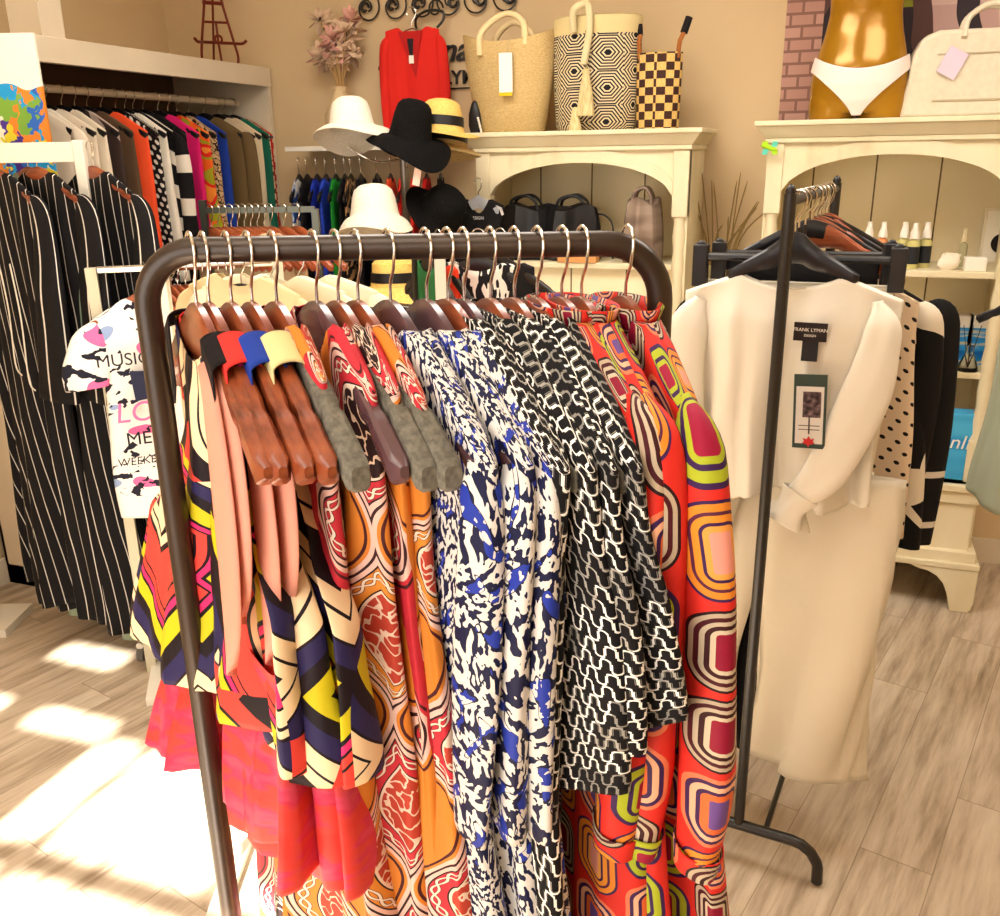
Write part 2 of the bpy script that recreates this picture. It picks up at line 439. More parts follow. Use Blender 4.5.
# ------------------------------------------------------------------ hangers
BZ = 1.4975
def zu(x):
    return -.05-.60*(sqrt(x*x+.036**2)-.036)
def hook_mb(r=.0016, top=.017):
    pts = arc((0, 0, 0), top, 205, -25, 18)
    pts += [(.012, 0, -.020), (.004, 0, -.030), (0, 0, -.038), (0, 0, -.060)]
    return MB().tube(pts, r, 8)
def body_mb(hw=.215, th=.0062, hc=.036, fn=None, x0=None, x1=None, grow=0):
    fn = fn or zu; x0 = -hw if x0 is None else x0; x1 = hw if x1 is None else x1
    n = 40; vs = []; m = MB(); K = 10
    for i in range(n+1):
        x = lerp(x0, x1, i/n); e = min(1, max(0, (hw-abs(x))/.012)); e = sqrt(max(0, 1-(1-e)**2))*.6+.4
        h = (.026+hc*exp(-(x/.060)**2))*e; zt = fn(x); t = (th+.004*abs(x)/hw)*e
        notch = .82 if abs(abs(x)-.150) < .006 else 1
        zc = zt-h/2
        for k in range(K):
            a = 2*pi*k/K; ca, sa = cos(a), sin(a)
            vs.append((x, (t*notch+grow)*math.copysign(abs(ca)**.6, ca), zc+(h/2*notch+grow)*math.copysign(abs(sa)**.6, sa)))
    fs = [(i*K+k, (i+1)*K+k, (i+1)*K+(k+1) % K, i*K+(k+1) % K) for i in range(n) for k in range(K)]
    fs += [tuple(range(K)), tuple(n*K+k for k in range(K))[::-1]]
    return m.add(vs, fs)
_hk = {}
def hanger(loc, rz, label, kind='wood', group=None, tilt=0):
    """hanger whose hook circles the rail at its origin"""
    if kind in _hk:
        h = dup(_hk[kind], loc, rz, label, group); h.name = 'clothes_hanger'
        if not group and 'group' in h: del h['group']
    else:
        h = thing('clothes_hanger', label, 'hanger', loc, rz, group)
        hook_mb().build('hook', M_chrome, h)
        bm = {'broad': M_black, 'wood': M_wood, 'felt': M_wood, 'film': M_woodp, 'feltfilm': M_woodp, 'black': M_black}[kind]
        if kind == 'broad': body_mb(.125, .008, .035, lambda x: -.060-.015*(1-exp(-(x/.03)**2))-.60*max(0, abs(x)-.02)).build('hanger_arms', bm, h)
        elif kind == 'black': body_mb(.19, .004, .012).build('hanger_arms', bm, h)
        else: body_mb().build('hanger_arms', bm, h)
        if 'felt' in kind:
            for sg in (-1, 1):
                a, b = sorted((sg*.075, sg*.217))
                body_mb(.218, x0=a, x1=b, grow=.0016).build('felt_pad', M_felt, h)
        _hk[kind] = h
    h.rotation_euler = (tilt, 0, rz)
    return h

# ------------------------------------------------------------------ garments
def cloth_tube(name, m, parent=None, W=((0, .2), (1, .2)), T=((0, .006), (.15, .012), (1, .02)), L=1.0, Wt=None, top=None,
               fa=.012, fk=7, seed=0, NX=84, NS=56, tilt=0, xo=0, hem=.006, lean=0, nk=.0, dip=.0, fn=None, v0=0, arm=0, us=1.0, lift=.003, twist=0):
    rnd = random.Random(seed); p1, p2, p3 = [rnd.uniform(0, 6.28) for _ in range(3)]
    Wt = Wt if Wt is not None else interp(W, 0); fn = fn or zu
    def ztop(x):
        if top is not None: return top+.0*x
        z = fn(x)+lift
        if nk and abs(x) < nk: z = fn(nk)+lift-dip*(1-(x/nk)**2)
        return z
    def pt(c, sn, s, kk=1):
        w = interp(W, s); zt = ztop(c*Wt)
        zb = -L+tilt*c*w+hem*sin(5*c+p1)
        z = zt+(zb-zt)*s
        x = c*w+xo*s+.006*sin(7*s+p2)*s
        a = fa*s**.7
        fo = a*(sin(fk*c+p1)+.55*sin(fk*1.93*c+p2+1.4*s)+.25*sin(fk*4.1*c+p3-2*s))
        yb = math.copysign(abs(sn)**.6, sn)*interp(T, s)*(1+.25*sin(fk*1.3*c+p3)*s)
        if kk < 1:
            b = min(1, max(0, (abs(x)-nk)/.012)) if top is None else 0
            kq = 1-(1-kk)*b; yb *= kq; z += .006*(1-kq*kq)
        y = yb+fo+lean*s*L
        if twist: ca, sa = cos(twist*s), sin(twist*s); x, y = x*ca-y*sa, x*sa+y*ca
        return (x, y, z)
    vs = []; nn = NX+1
    rows = [(0, 0), (0, .35), (0, .7), (0, .92)]+[(j/NS, 1) for j in range(NS+1)]
    for s, kk in rows:
        for i in range(nn):
            t = pi+2*pi*i/NX; vs.append(pt(cos(t), sin(t), s, kk))
    fs, uv = [], []
    UU = []
    for j in range(len(rows)):
        acc = [0.0]
        for i in range(NX):
            p, q = vs[j*nn+i], vs[j*nn+i+1]; acc.append(acc[-1]+sqrt((p[0]-q[0])**2+(p[1]-q[1])**2))
        UU.append(acc)
    for j in range(4): UU[j] = UU[4]
    mid = [row[NX//2] for row in UU]
    UU = [[(a-m_)*us+1.0 for a in row] for row, m_ in zip(UU, mid)]   # measured from the near edge
    for j in range(NS+4):
        for i in range(NX):
            fs.append((j*nn+i, (j+1)*nn+i, (j+1)*nn+i+1, j*nn+i+1))
            va, vb = v0+L*(j-4)/NS, v0+L*(j-3)/NS
            uv.append([(UU[j][i], va), (UU[j+1][i], vb), (UU[j+1][i+1], vb), (UU[j][i+1], va)])
    o = MB().add(vs, fs, uv).build(name, m, parent)
    md = o.modifiers.new('solid', 'SOLIDIFY'); md.thickness = .0012; md.offset = -1
    o['_'] = 0; del o['_']
    return o, pt
def limb(name, m, parent, pts, rad, n=28, seed=0, fa=.10, u0=0, v0=0, cap=False):
    """sleeve or trouser-leg like tube; rad = list of (rx, ry) matching pts"""
    rnd = random.Random(seed); ph = rnd.uniform(0, 6.28)
    if name == 'sleeve': rad = [(rad[0][0]*.35, rad[0][1]*.35), (rad[1][0]*.9, rad[1][1])]+list(rad[2:]); pts = [Vector(pts[0])*.86+Vector(pts[1])*.14+Vector((0, 0, .008))]+list(pts[1:])
    K = 8; path = spline(pts, K); m_ = len(path); vs = []; Ls = [0]
    for i in range(1, m_): Ls.append(Ls[-1]+(path[i]-path[i-1]).length)
    for i in range(m_):
        f = i/K; k = min(int(f), len(rad)-2); t = f-k; t = t*t*(3-2*t)
        rx, ry = lerp(rad[k][0], rad[k+1][0], t), lerp(rad[k][1], rad[k+1][1], t)
        tg = (path[min(i+1, m_-1)]-path[max(i-1, 0)]).normalized()
        ax = Vector((0, 1, 0)).cross(tg); ax = Vector((1, 0, 0)) if ax.length < .2 else ax.normalized()
        if ax.x < 0: ax = -ax
        ay = tg.cross(ax).normalized()
        if ay.y < 0: ay = -ay
        for q in range(n+1):
            a = 2*pi*q/n+pi; w = 1+fa*sin(3*a+ph+i*.12)+fa*.5*sin(5*a-ph+i*.31)
            vs.append(path[i]+ax*rx*cos(a)*w+ay*ry*sin(a)*w)
    fs, uv = [], []; nn = n+1; rr = sum(r[0] for r in rad)/len(rad)
    for i in range(m_-1):
        for q in range(n):
            fs.append((i*nn+q, (i+1)*nn+q, (i+1)*nn+q+1, i*nn+q+1))
            ua, ub = u0+q/n*4.4*rr, u0+(q+1)/n*4.4*rr; va, vb = v0+Ls[i], v0+Ls[i+1]
            uv.append([(ua, va), (ua, vb), (ub, vb), (ub, va)])
    o = MB().add(vs, fs, uv).build(name, m, parent)
    md = o.modifiers.new('solid', 'SOLIDIFY'); md.thickness = .0012; md.offset = -1
    return o

# ------------------------------------------------------------------ front rack
RA = P(134, 250, .9); RB = P(668, 250, .9); RW = (RB-RA).length; RC = (RA+RB)/2
def rack_front():
    t = thing('clothes_rack', 'dark bronze rounded garment rack crowded with colourful printed dresses, nearest the camera', 'clothes rack', (RC.x, RC.y, 0), YAW)
    h = RW/2-.006; r = .055; pts = [(-h, 0, .045)]+[(-h, 0, BZ-r)]
    pts += arc((-h+r, 0, BZ-r), r, 180, 90, 8)[1:]+arc((h-r, 0, BZ-r), r, 90, 0, 8)+[(h, 0, .045)]
    MB().tube(pts, .0125, 16).build('frame', M_bronze, t)
    for sx in (-1, 1):
        MB().tube([(sx*h, -.26, .012), (sx*h, -.24, .035), (sx*h, -.2, .045), (sx*h, .2, .045), (sx*h, .24, .035), (sx*h, .26, .012)], .0125, 12).build('foot', M_bronze, t)
    MB().tube([(-h, 0, .16), (h, 0, .16)], .009, 10).build('lower_rail', M_bronze, t)
    return t
rack_front()
def barpt(px): q = P(px, 247, .9); return Vector((q.x, q.y, BZ))

M_sw = cloth('swirl_print_silk', f_swirl, .55)
M_chif = cloth('coral_chiffon', f_chiffon, .5)
M_lin = cloth('salmon_lining', lambda: mix(o_noise(4, 1), 'D88672', 'E8A68E'), .45)
M_md = [cloth('chain_print_%d' % i, medal(i*1.37+.4, r), .6) for i, r in enumerate((.7, .72, .6, .66))]
M_ik = [cloth('ikat_%d' % i, ikat(i*3.3+1), .6) for i in range(3)]
M_sq = [cloth('squiggle_knit_%d' % i, squig(i*2.7+1), .85) for i in range(2)]
M_rt = [cloth('retro_%d' % i, retro(i*2.0+1), .6) for i in range(3)]

def rot_at(px): return R(interp([(190, -41), (355, -43), (447, -46), (537, -50), (627, -55)], px))
G_H = 'wooden hangers on the front rack'
# --- four halter dresses
def halter(px, strapc, label, lean, hl, rz=None, wn=.2, seed=1, tw=0, xo=0, fl=.8):
    rz = rot_at(px) if rz is None else rz; loc = barpt(px)
    t = thing('halter_dress', label, 'dress', loc, rz)
    cloth_tube('bodice', M_sw, t, W=((0, .105), (.25, .085), (.45, .13), (.62, .19), (1, .21)), T=((0, .012), (.3, .010), (.7, .022), (1, .034)),
               L=hl, fa=.014, fk=6, seed=seed, lean=lean, twist=tw, xo=xo, nk=.08, dip=.03, v0=seed*.37, us=.95, lift=.006)
    cloth_tube('chiffon_skirt', M_chif, t, W=((0, .17), (1, .205)), T=((0, .012), (1, .034)), L=hl+.135, top=-hl+.10, fa=.015, fk=7, seed=seed+5, lean=lean, hem=.010, twist=tw, xo=xo)
    # salmon facings that hang open along the arm edge
    for sx, w in ((1, .068),):
        top = zu(.10)-.01; vs = []; fs = []; uv = []; n = 20
        for j in range(n+1):
            s = j/n; z = lerp(top, -hl*fl, s); wd = w*sin(pi*min(1, s*1.02))**.6+.004
            xc = sx*lerp(.085, .13, s**1.3); off = lean*s*hl*.9
            for i in range(7):
                a = i/6; vs.append((xc+sx*wd*(a-.2), off-.012-.010*sin(a*pi)-.012*s, z+.012*a))
        for j in range(n):
            for i in range(6): fs.append((j*7+i, (j+1)*7+i, (j+1)*7+i+1, j*7+i+1))
        o = MB().add(vs, fs).build('facing', M_lin, t, solid=.0012, fix=False)
    m = plaincloth(strapc)
    for sx in (-1, 1):
        xs = sx*.098; z0 = zu(.098); pts = []
        mb = MB(); vs = []; K = 16
        for i in range(9):
            x = xs+(i/8-.5)*.038
            for k in range(K+1):
                a = pi*k/K
                vs.append((x, -(.017)*cos(a), zu(x)+.003+.010*sin(a)-(.085 if k in (0, K) else (.05 if k in (1, K-1) else 0))*(1-.3*abs(i/8-.5))))
        fs = [(i*(K+1)+k, (i+1)*(K+1)+k, (i+1)*(K+1)+k+1, i*(K+1)+k+1) for i in range(8) for k in range(K)]
        o = mb.add(vs, fs).build('neck_strap', m, t, solid=.0015, fix=False)
    return t
for i, (px, c, lab, hlab, lean, hl) in enumerate([
    (190, '1A1416', 'swirl print halter dress with black neck strap and coral chiffon hem, leftmost on front rack', 'wooden hanger holding the black-strapped halter dress, leftmost on the front rack', -.01, .48),
    (203, 'E23A34', 'swirl print halter dress with red neck strap, second from left on the front rack', 'wooden hanger holding the red-strapped halter dress', -.005, .47),
    (226, '2440A0', 'swirl print halter dress with blue neck strap, third from left on the front rack', 'wooden hanger holding the blue-strapped halter dress', .0, .48),
    (247, 'E2D69A', 'swirl print halter dress with cream and yellow neck strap over coral chiffon', 'wooden hanger holding the cream-strapped halter dress', .0, .49)]):
    hanger(barpt(px), rot_at(px), hlab, 'wood'); halter(px, c, lab, lean, hl, seed=i*3+2, tw=(R(20), 0, 0, 0)[i], xo=(-.03, 0, 0, 0)[i], fl=(.82, .72, .80, .68)[i])
# --- four chain print dresses
for i, (px, kind, lab, hlab, L, lean, Wt) in enumerate([
    (272, 'felt', 'red and orange chain print dress next to the halter dresses, partly hidden', 'wood hanger with grey felt tips under the first chain print dress', 1.0, -.01, .135),
    (313, 'film', 'dark red chain print dress with tied strap in the second chain print place', 'mauve film covered hanger with grey tip under the second chain print dress', 1.0, .0, .15),
    (335, 'felt', 'orange and red medallion chain print dress with wide front showing a square motif', 'wood hanger with grey felt arm in the middle of the chain print dresses', 1.02, .01, .15),
    (355, 'felt', 'red and orange chain print dress directly left of the blue and white dresses', 'wood hanger with grey felt arm nearest the blue and white dresses', .98, .02, .16)]):
    rz = rot_at(px); loc = barpt(px); hanger(loc, rz, hlab, kind)
    t = thing('printed_dress', lab, 'dress', loc, rz)
    cloth_tube('body', M_md[i], t, W=((0, Wt), (.2, .145), (.45, .17), (1, .23)), T=((0, .010), (.2, .014), (1, .040)), L=L, fa=.020, fk=6+i, seed=30+i, lean=lean, nk=.06, dip=.04, v0=i*.3, us=1.0, lift=.006)
# --- three blue and white dresses
for i, (px, kind, lab, hlab, L, lean) in enumerate([
    (388, 'film', 'blue and white brushstroke print dress, first of three beside the chain prints', 'mauve film covered hanger of the first blue and white dress', .82, .0),
    (425, 'film', 'blue and white brushstroke print dress in the middle of its three', 'mauve film covered hanger of the middle blue and white dress', .86, .015),
    (447, 'wood', 'blue and white brushstroke print dress beside the black squiggle knits', 'bare wooden hanger of the blue and white dress beside the squiggle knits', .88, .03)]):
    rz = rot_at(px); loc = barpt(px); hanger(loc, rz, hlab, kind)
    t = thing('printed_dress', lab, 'dress', loc, rz)
    cloth_tube('body', M_ik[i], t, W=((0, .228), (.12, .222), (.4, .17), (1, .205)), T=((0, .0145), (.2, .014), (1, .035)), L=L, fa=.020, fk=5+i, seed=50+i, lean=lean, nk=.07, dip=.02, v0=i*.4, lift=.008)
    for sx in (-1, 1):
        limb('sleeve', M_ik[i], t, [(sx*.185, 0, -.155), (sx*.208, -.004, -.20), (sx*.196, -.006, -.36), (sx*.175, -.006+lean*.5, -.55)], [(.028, .012), (.03, .016), (.032, .017), (.026, .014)], seed=i, v0=.2*i)
# --- four squiggle knits
for i, (px, kind, lab, hlab, L, tl) in enumerate([
    (463, 'film', 'black, white and grey squiggle knit dress, leftmost and longest of its four', 'dark film covered hanger of the leftmost squiggle knit', .92, 0),
    (490, 'felt', 'black and grey squiggle knit tunic, second from left of its four', 'wooden hanger with grey felt tips, second of the squiggle knits', .58, .45),
    (514, 'felt', 'black and white squiggle knit tunic, third from left of its four', 'wooden hanger with grey felt tips, third of the squiggle knits', .56, .58),
    (537, 'felt', 'wide black and white squiggle knit poncho with slanting ribbed hem showing its face', 'wood hanger with grey felt tips next to the orange coats', .555, .66)]):
    rz = rot_at(px)-R(2); loc = barpt(px); hanger(loc, rz, hlab, kind)
    t = thing('knit_dress' if i == 0 else 'knit_tunic', lab, 'dress' if i == 0 else 'tunic', loc, rz)
    Wb = .20 if i == 0 else .25
    cloth_tube('body', M_sq[i % 2], t, W=((0, .232), (.15, .232 if i else .22), (.5, Wb), (1, Wb+.005)), T=((0, .0155), (.2, .016), (1, .022)), L=L, fa=.008, Wt=.232, fk=5, seed=70+i, lean=.03+.01*i, nk=.06, dip=.0, tilt=tl, v0=i*.21, lift=.009)
    if i:
        cloth_tube('ribbed_hem', M_sq[i % 2], t, W=((0, Wb+.004), (1, Wb+.002)), T=((0, .027), (1, .024)), L=L+.012, top=-L+.012, fa=0, seed=70+i, tilt=tl*.0, NS=3, lean=0) if False else None
# --- three orange retro coats
M_dark = plaincloth('3A141C')
for i, (px, kind, lab, hlab, L, lean) in enumerate([
    (562, 'wood', 'red retro print coat with rounded ring motifs, leftmost of its three', 'wooden hanger of the leftmost red retro coat', 1.0, .03),
    (582, 'wood', 'red retro print coat with rounded ring motifs, middle of its three', 'wooden hanger of the middle red retro coat', 1.0, .05),
    (627, 'wood', 'red retro print coat with its long sleeve hanging free, rightmost on the front rack', 'wooden hanger of the rightmost red retro coat', 1.02, .08)]):
    rz = rot_at(px)-R(1+i); loc = barpt(px); hanger(loc, rz, hlab, kind)
    t = thing('printed_coat', lab, 'coat', loc, rz)
    m = M_rt[i]
    cloth_tube('body', m, t, W=((0, .20), (.1, .195), (.4, .165), (1, .175)), T=((0, .014), (.2, .016), (1, .04)), L=L, fa=.014, fk=6, seed=90+i, lean=lean, nk=.060, dip=.012, v0=i*.3, lift=.006)
    for sx in (-1, 1):
        dx = .0 if i == 2 else -.03; dy = .012*i
        sl = limb('sleeve', m, t, [(sx*.145, 0, -.118), (sx*.188, 0, -.165), (sx*(.196+dx*.5), dy*.5, -.30), (sx*(.192+dx), dy, -.46), (sx*(.184+dx), dy, -.56)],
             [(.03, .014), (.034, .020), (.036, .022), (.036, .024), (.028, .020)], seed=i+4, fa=.05, v0=.13*i)
        limb('cuff', M_rt[(i+1) % 3], sl, [(sx*(.184+dx), dy, -.555), (sx*(.180+dx), dy, -.585)], [(.031, .023), (.027, .020)], seed=i, fa=.04)
    # stand collar
    vs, fs, uv = [], [], []; n = 28
    for j in range(4):
        for k in range(n+1):
            a = 2*pi*k/n; rx, ry = .058+.003*j, .018+.004*j
            vs.append((rx*cos(a), ry*sin(a), zu(.060)-.012+.009*j))
    for j in range(3):
        for k in range(n):
            fs.append((j*(n+1)+k, j*(n+1)+k+1, (j+1)*(n+1)+k+1, (j+1)*(n+1)+k))
            uv.append([(.02*k, .02*j), (.02*k+.02, .02*j), (.02*k+.02, .02*j+.02), (.02*k, .02*j+.02)])
    MB().add(vs, fs, uv).build('collar', m, t, solid=.0015)

# ------------------------------------------------------------------ second rack (black)
def rack_black():
    b = Vector((-.085, 1.812, 0)); rz = R(-7)
    t = thing('clothes_rack', 'slim black metal garment rack holding white clothes, right of the front rack', 'clothes rack', b, rz)
    L = .62
    for y in (0, L):
        MB().tube([(0, y, .10), (0, y, 1.505)], .0115, 12).build('post', M_blackmetal, t)
        MB().lathe([(.009, 0), (.010, .006), (.006, .014), (.0, .018)], (0, y, 1.505), 12).build('post_cap', M_black, t)
        x = .17; r = .06
        pts = [(-x-.012, y, .008), (-x-.010, y, .05)]+[(-x-.010+r-r*cos(R(a)), y, .10-r+r*sin(R(a))) for a in (20, 45, 70, 90)]
        pts += [(x+.010-r+r*cos(R(a)), y, .10-r+r*sin(R(a))) for a in (90, 70, 45, 20)]+[(x+.010, y, .05), (x+.012, y, .008)]
        MB().tube(pts, .0125, 12).build('foot', M_blackmetal, t)
    MB().tube([(0, 0, BZ-.006), (0, L, BZ-.006)], .009, 10).build('top_rail', M_blackmetal, t)
    for x in (-.10, .06): MB().tube([(x, 0, .10), (x, L, .10)], .0065, 8).build('base_rail', M_blackmetal, t)
    return t, rz, b
RK, RKz, RKb = rack_black()
def rk(y, x=0, z=BZ-.006): return RKb+Vector((cos(RKz)*x-sin(RKz)*y, sin(RKz)*x+cos(RKz)*y, z))
M_off = cloth('off_white_crepe', lambda: mix(o_noise(3, 2), 'DDD7C8', 'E6E0D2'), .55)
M_off2 = cloth('ivory_satin', lambda: mix(o_noise(3, 2), 'D6CDB8', 'DFD6C2'), .38)
def clip_hanger(y, rz, label, w=.20, zr=-.115):
    t = thing('clip_hanger', label, 'hanger', rk(y), rz)
    hook_mb(.0018).build('hook', M_chrome, t)
    MB().tube([(0, 0, -.055), (0, 0, zr)], .004, 8).build('stem', M_black, t)
    MB().tube([(-w, 0, zr), (w, 0, zr)], .008, 10).build('bar', M_black, t)
    for sx in (-1, 1):
        c = MB().box((sx*(w-.012), -.008, zr-.018), (.030, .010, .085)).box((sx*(w-.012), .010, zr-.018), (.030, .010, .085))
        c.lathe([(0, -.009), (.010, -.008), (.010, .008), (0, .009)], (0, 0, 0), 12, lambda p, r, a, s=sx: Vector((p.x+s*(w-.012), p.z, p.y+zr+.022)))
        c.build('clip', M_black, t, bevel=.003)
    return t
tz = RKz+R(2)
clip_hanger(.125, tz+R(4), 'black clip hanger with wide bar gripping the white trousers')
# blouse on a black hanger, front
ho = rk(.085, -.0); hanger(ho, tz, 'broad black plastic hanger inside the white blouse on the black rack', 'broad')
BL = thing('blouse', 'off-white blouse with neck label and hanging tag, front of the black rack', 'blouse', ho, tz)
def zb(x): return -.138-.42*max(0, abs(x)-.06)**1.05
bo, bpt = cloth_tube('body', M_off, BL, W=((0, .208), (.15, .205), (.45, .19), (1, .185)), T=((0, .012), (.2, .03), (1, .035)), L=.60, Wt=.20, fa=.026, fk=8, seed=4, nk=.09, dip=.022, fn=zb, hem=.015)
limb('sleeve', M_off, BL, [(.160, -.005, -.185), (.176, -.02, -.25), (.158, -.038, -.38), (.11, -.045, -.52), (.06, -.048, -.585)], [(.028, .02), (.036, .024), (.042, .028), (.042, .028), (.032, .022)], seed=3, fa=.14)
limb('cuff', M_off, BL, [(.065, -.048, -.575), (.05, -.05, -.605), (.035, -.05, -.64)], [(.037, .027), (.028, .022), (.052, .026)], seed=5, fa=.16)
limb('sleeve', M_off, BL, [(-.170, -.005, -.195), (-.198, -.01, -.26), (-.20, -.015, -.40), (-.17, -.02, -.54), (-.14, -.02, -.60)], [(.04, .02), (.045, .025), (.045, .028), (.045, .028), (.03, .022)], seed=8, fa=.07)
lb = MB().box((.050, -.046, -.245), (.062, .003, .036)).build('neck_label', M_black, BL)
MB().box((.052, -.047, -.282), (.030, .003, .040)).build('care_label', plain('2C2A2C'), BL)
def text(s, m, parent, size, M, ext=.0006, align='CENTER', name='lettering', shear=0, bold=0):
    cu = bpy.data.curves.new(name, 'FONT'); cu.body = s; cu.size = size; cu.extrude = ext; cu.align_x = align; cu.align_y = 'CENTER'; cu.shear = shear; cu.offset = bold
    tmp = bpy.data.objects.new('t', cu); COL.objects.link(tmp)
    dg = bpy.context.evaluated_depsgraph_get(); dg.update()
    me = bpy.data.meshes.new_from_object(tmp.evaluated_get(dg)); bpy.data.objects.remove(tmp)
    me.transform(M); me.materials.clear(); me.materials.append(m)
    o = bpy.data.objects.new(name, me); COL.objects.link(o); o.parent = parent
    return o
FR = Matrix.Rotation(pi/2, 4, 'X')        # xy text -> faces -y
text('FRANK LYMAN', M_paper, lb, .0095, Matrix.Translation((.050, -.0485, -.241)) @ FR, .0002)
text('DESIGN', M_paper, lb, .0065, Matrix.Translation((.050, -.0485, -.252)) @ FR, .0002)
HT = thing('swing_tag', 'green edged swing tag with a maple leaf on the white blouse', 'price tag', ho+Matrix.Rotation(tz, 3, 'Z') @ Vector((.060, -.060, -.325)), tz, rot=(0, R(-3), tz))
MB().box((0, 0, -.075), (.062, .0015, .150)).build('card', plain('3C4A44'), HT, bevel=.0)
MB().box((0, -.0014, -.082), (.052, .0012, .116)).build('window_panel', plain('D8D4D0'), HT)
MB().box((.004, -.0024, -.060), (.034, .0010, .052)).build('photo_panel', cloth('tag_photo', lambda: ramp(o_noise(90, 2), [(.35, '2A2226'), (.6, '6E5A5E'), (.8, 'B8A0A0')], 'LINEAR')), HT)
MB().prism([(0, -.124), (.004, -.131), (.011, -.129), (.008, -.135), (.012, -.139), (.003, -.141), (0, -.147), (-.003, -.141), (-.012, -.139), (-.008, -.135), (-.011, -.129), (-.004, -.131)], -.0036, -.0018).build('maple_leaf', plain('C83232'), HT)
for z in (-.095, -.103, -.111): MB().box((.0, -.0022, z), (.003, .0012, .05) if z == -.095 else (.04, .0008, .0015)).build('print_line', plain('55504E'), HT)
# trousers
TR = thing('trousers', 'wide-leg ivory trousers clipped behind the white blouse on the black rack', 'trousers', rk(.145), tz+R(2))
cloth_tube('waist', M_off2, TR, W=((0, .185), (1, .19)), T=((0, .012), (1, .03)), L=.60, top=-.165, fa=.016, fk=5, seed=14, tilt=0)
limb('trouser_leg', M_off2, TR, [(-.12, .0, -.56), (-.15, -.01, -.80), (-.185, -.02, -1.05), (-.205, -.02, -1.26)], [(.105, .035), (.105, .04), (.108, .045), (.11, .045)], seed=15, fa=.30)
limb('trouser_leg', M_off2, TR, [(.12, .0, -.56), (.125, -.01, -.80), (.13, -.02, -1.05), (.115, -.02, -1.29)], [(.105, .035), (.115, .04), (.12, .042), (.122, .042)], seed=17, fa=.30)
def simple_garment(name, label, cat, loc, rz, m, W, L, T=.02, Wt=.2, seed=0, fa=.012, sleeves=0, slm=None, nk=.06, fn=None, group=None, lean=0, NX=48, NS=26, tilt=0, top=None, fk=6, sw=.035, hem=.006):
    kw = dict(W=W, T=((0, .008), (.2, T*.7), (1, T)), L=L, Wt=Wt, fa=fa, seed=seed, nk=nk, dip=.02, fn=fn, lean=lean, NX=NX, NS=NS, tilt=tilt, top=top, fk=fk, hem=hem)
    if not sleeves:
        o, pt = cloth_tube(name, m, None, **kw); o.location = loc; o.rotation_euler = (0, 0, rz); tag(o, label, cat, group); return o
    t = thing(name, label, cat, loc, rz, group); cloth_tube('body', m, t, **kw)
    z0 = (fn or zu)(Wt-.03)
    for sx in (-1, 1):
        limb('sleeve', slm or m, t, [(sx*(Wt-.03), 0, z0-.01), (sx*(Wt+.008), 0, z0-.06), (sx*(Wt+.014), 0, z0-sleeves*.5), (sx*(Wt+.006), 0, z0-sleeves)], [(.03, .010), (sw, .018), (sw, .02), (sw*.9, .02)], n=16, seed=seed)
    return t
M_dot = cloth('polka_dot', dots('D9C3A6', '1A1416', .032, .0062))
M_bw = cloth('abstract_black_cream', cellpat([(0, '0E0C0D'), (.55, 'D8CDB8'), (.78, '0E0C0D')], 11))
M_blk = plaincloth('141214')
def blk(y, x, cat, name, label, m, W, L, hl, **k):
    clip = k.pop('clip', False); a = tz-R(k.pop('turn', 0))
    if clip: clip_hanger(y, a, hl, .18)
    else: hanger(rk(y), a, hl, 'black')
    k.setdefault('fn', lambda x: -.12-.56*max(0, abs(x)-.03))
    return simple_garment(name, label, cat, rk(y), a, m, W, L, **k)
blk(.20, 0, 'trousers', 'trousers', 'black trousers hanging low behind the ivory trousers on the black rack', M_blk, ((0, .15), (1, .19)), 1.28, 'black clip hanger gripping the black trousers', clip=True, Wt=.15, top=-.12, turn=-8, T=.03, hem=.02)
blk(.28, 0, 'dress', 'polka_dot_top', 'beige top with black polka dots behind the white blouse', M_dot, ((0, .23), (1, .262)), .74, 'black hanger of the polka dot top', turn=-8, T=.03, Wt=.22)
blk(.36, 0, 'tunic', 'patterned_tunic', 'black and cream abstract tunic behind the polka dot top', M_bw, ((0, .24), (1, .30)), .80, 'black hanger of the abstract tunic', sleeves=.42, sw=.04, turn=-10, T=.03, Wt=.24)
blk(.44, 0, 'cardigan', 'black_cardigan', 'black cardigan with two white sleeve stripes, rightmost on the black rack', M_blk, ((0, .24), (1, .275)), .62, 'black hanger of the black cardigan', sleeves=.60, slm=cloth('black_white_bands', lambda: (lambda u, v: mix((nabs(v-.42) < .008)+(nabs(v-.55) < .008), '111011', 'D8D0C4'))(*uvs())), sw=.05, turn=-14, T=.03, Wt=.27)
for i in range(5):
    lab = ['brown wooden hanger, nearest empty one on the black rack', 'brown wooden hanger, second empty one on the black rack', 'empty brown hanger at the middle of the black rack', 'empty hanger near the far end of the black rack', 'farthest empty hanger on the black rack'][i]
    hanger(rk(.30+.055*i), tz-R(25+4*i), lab, 'wood')

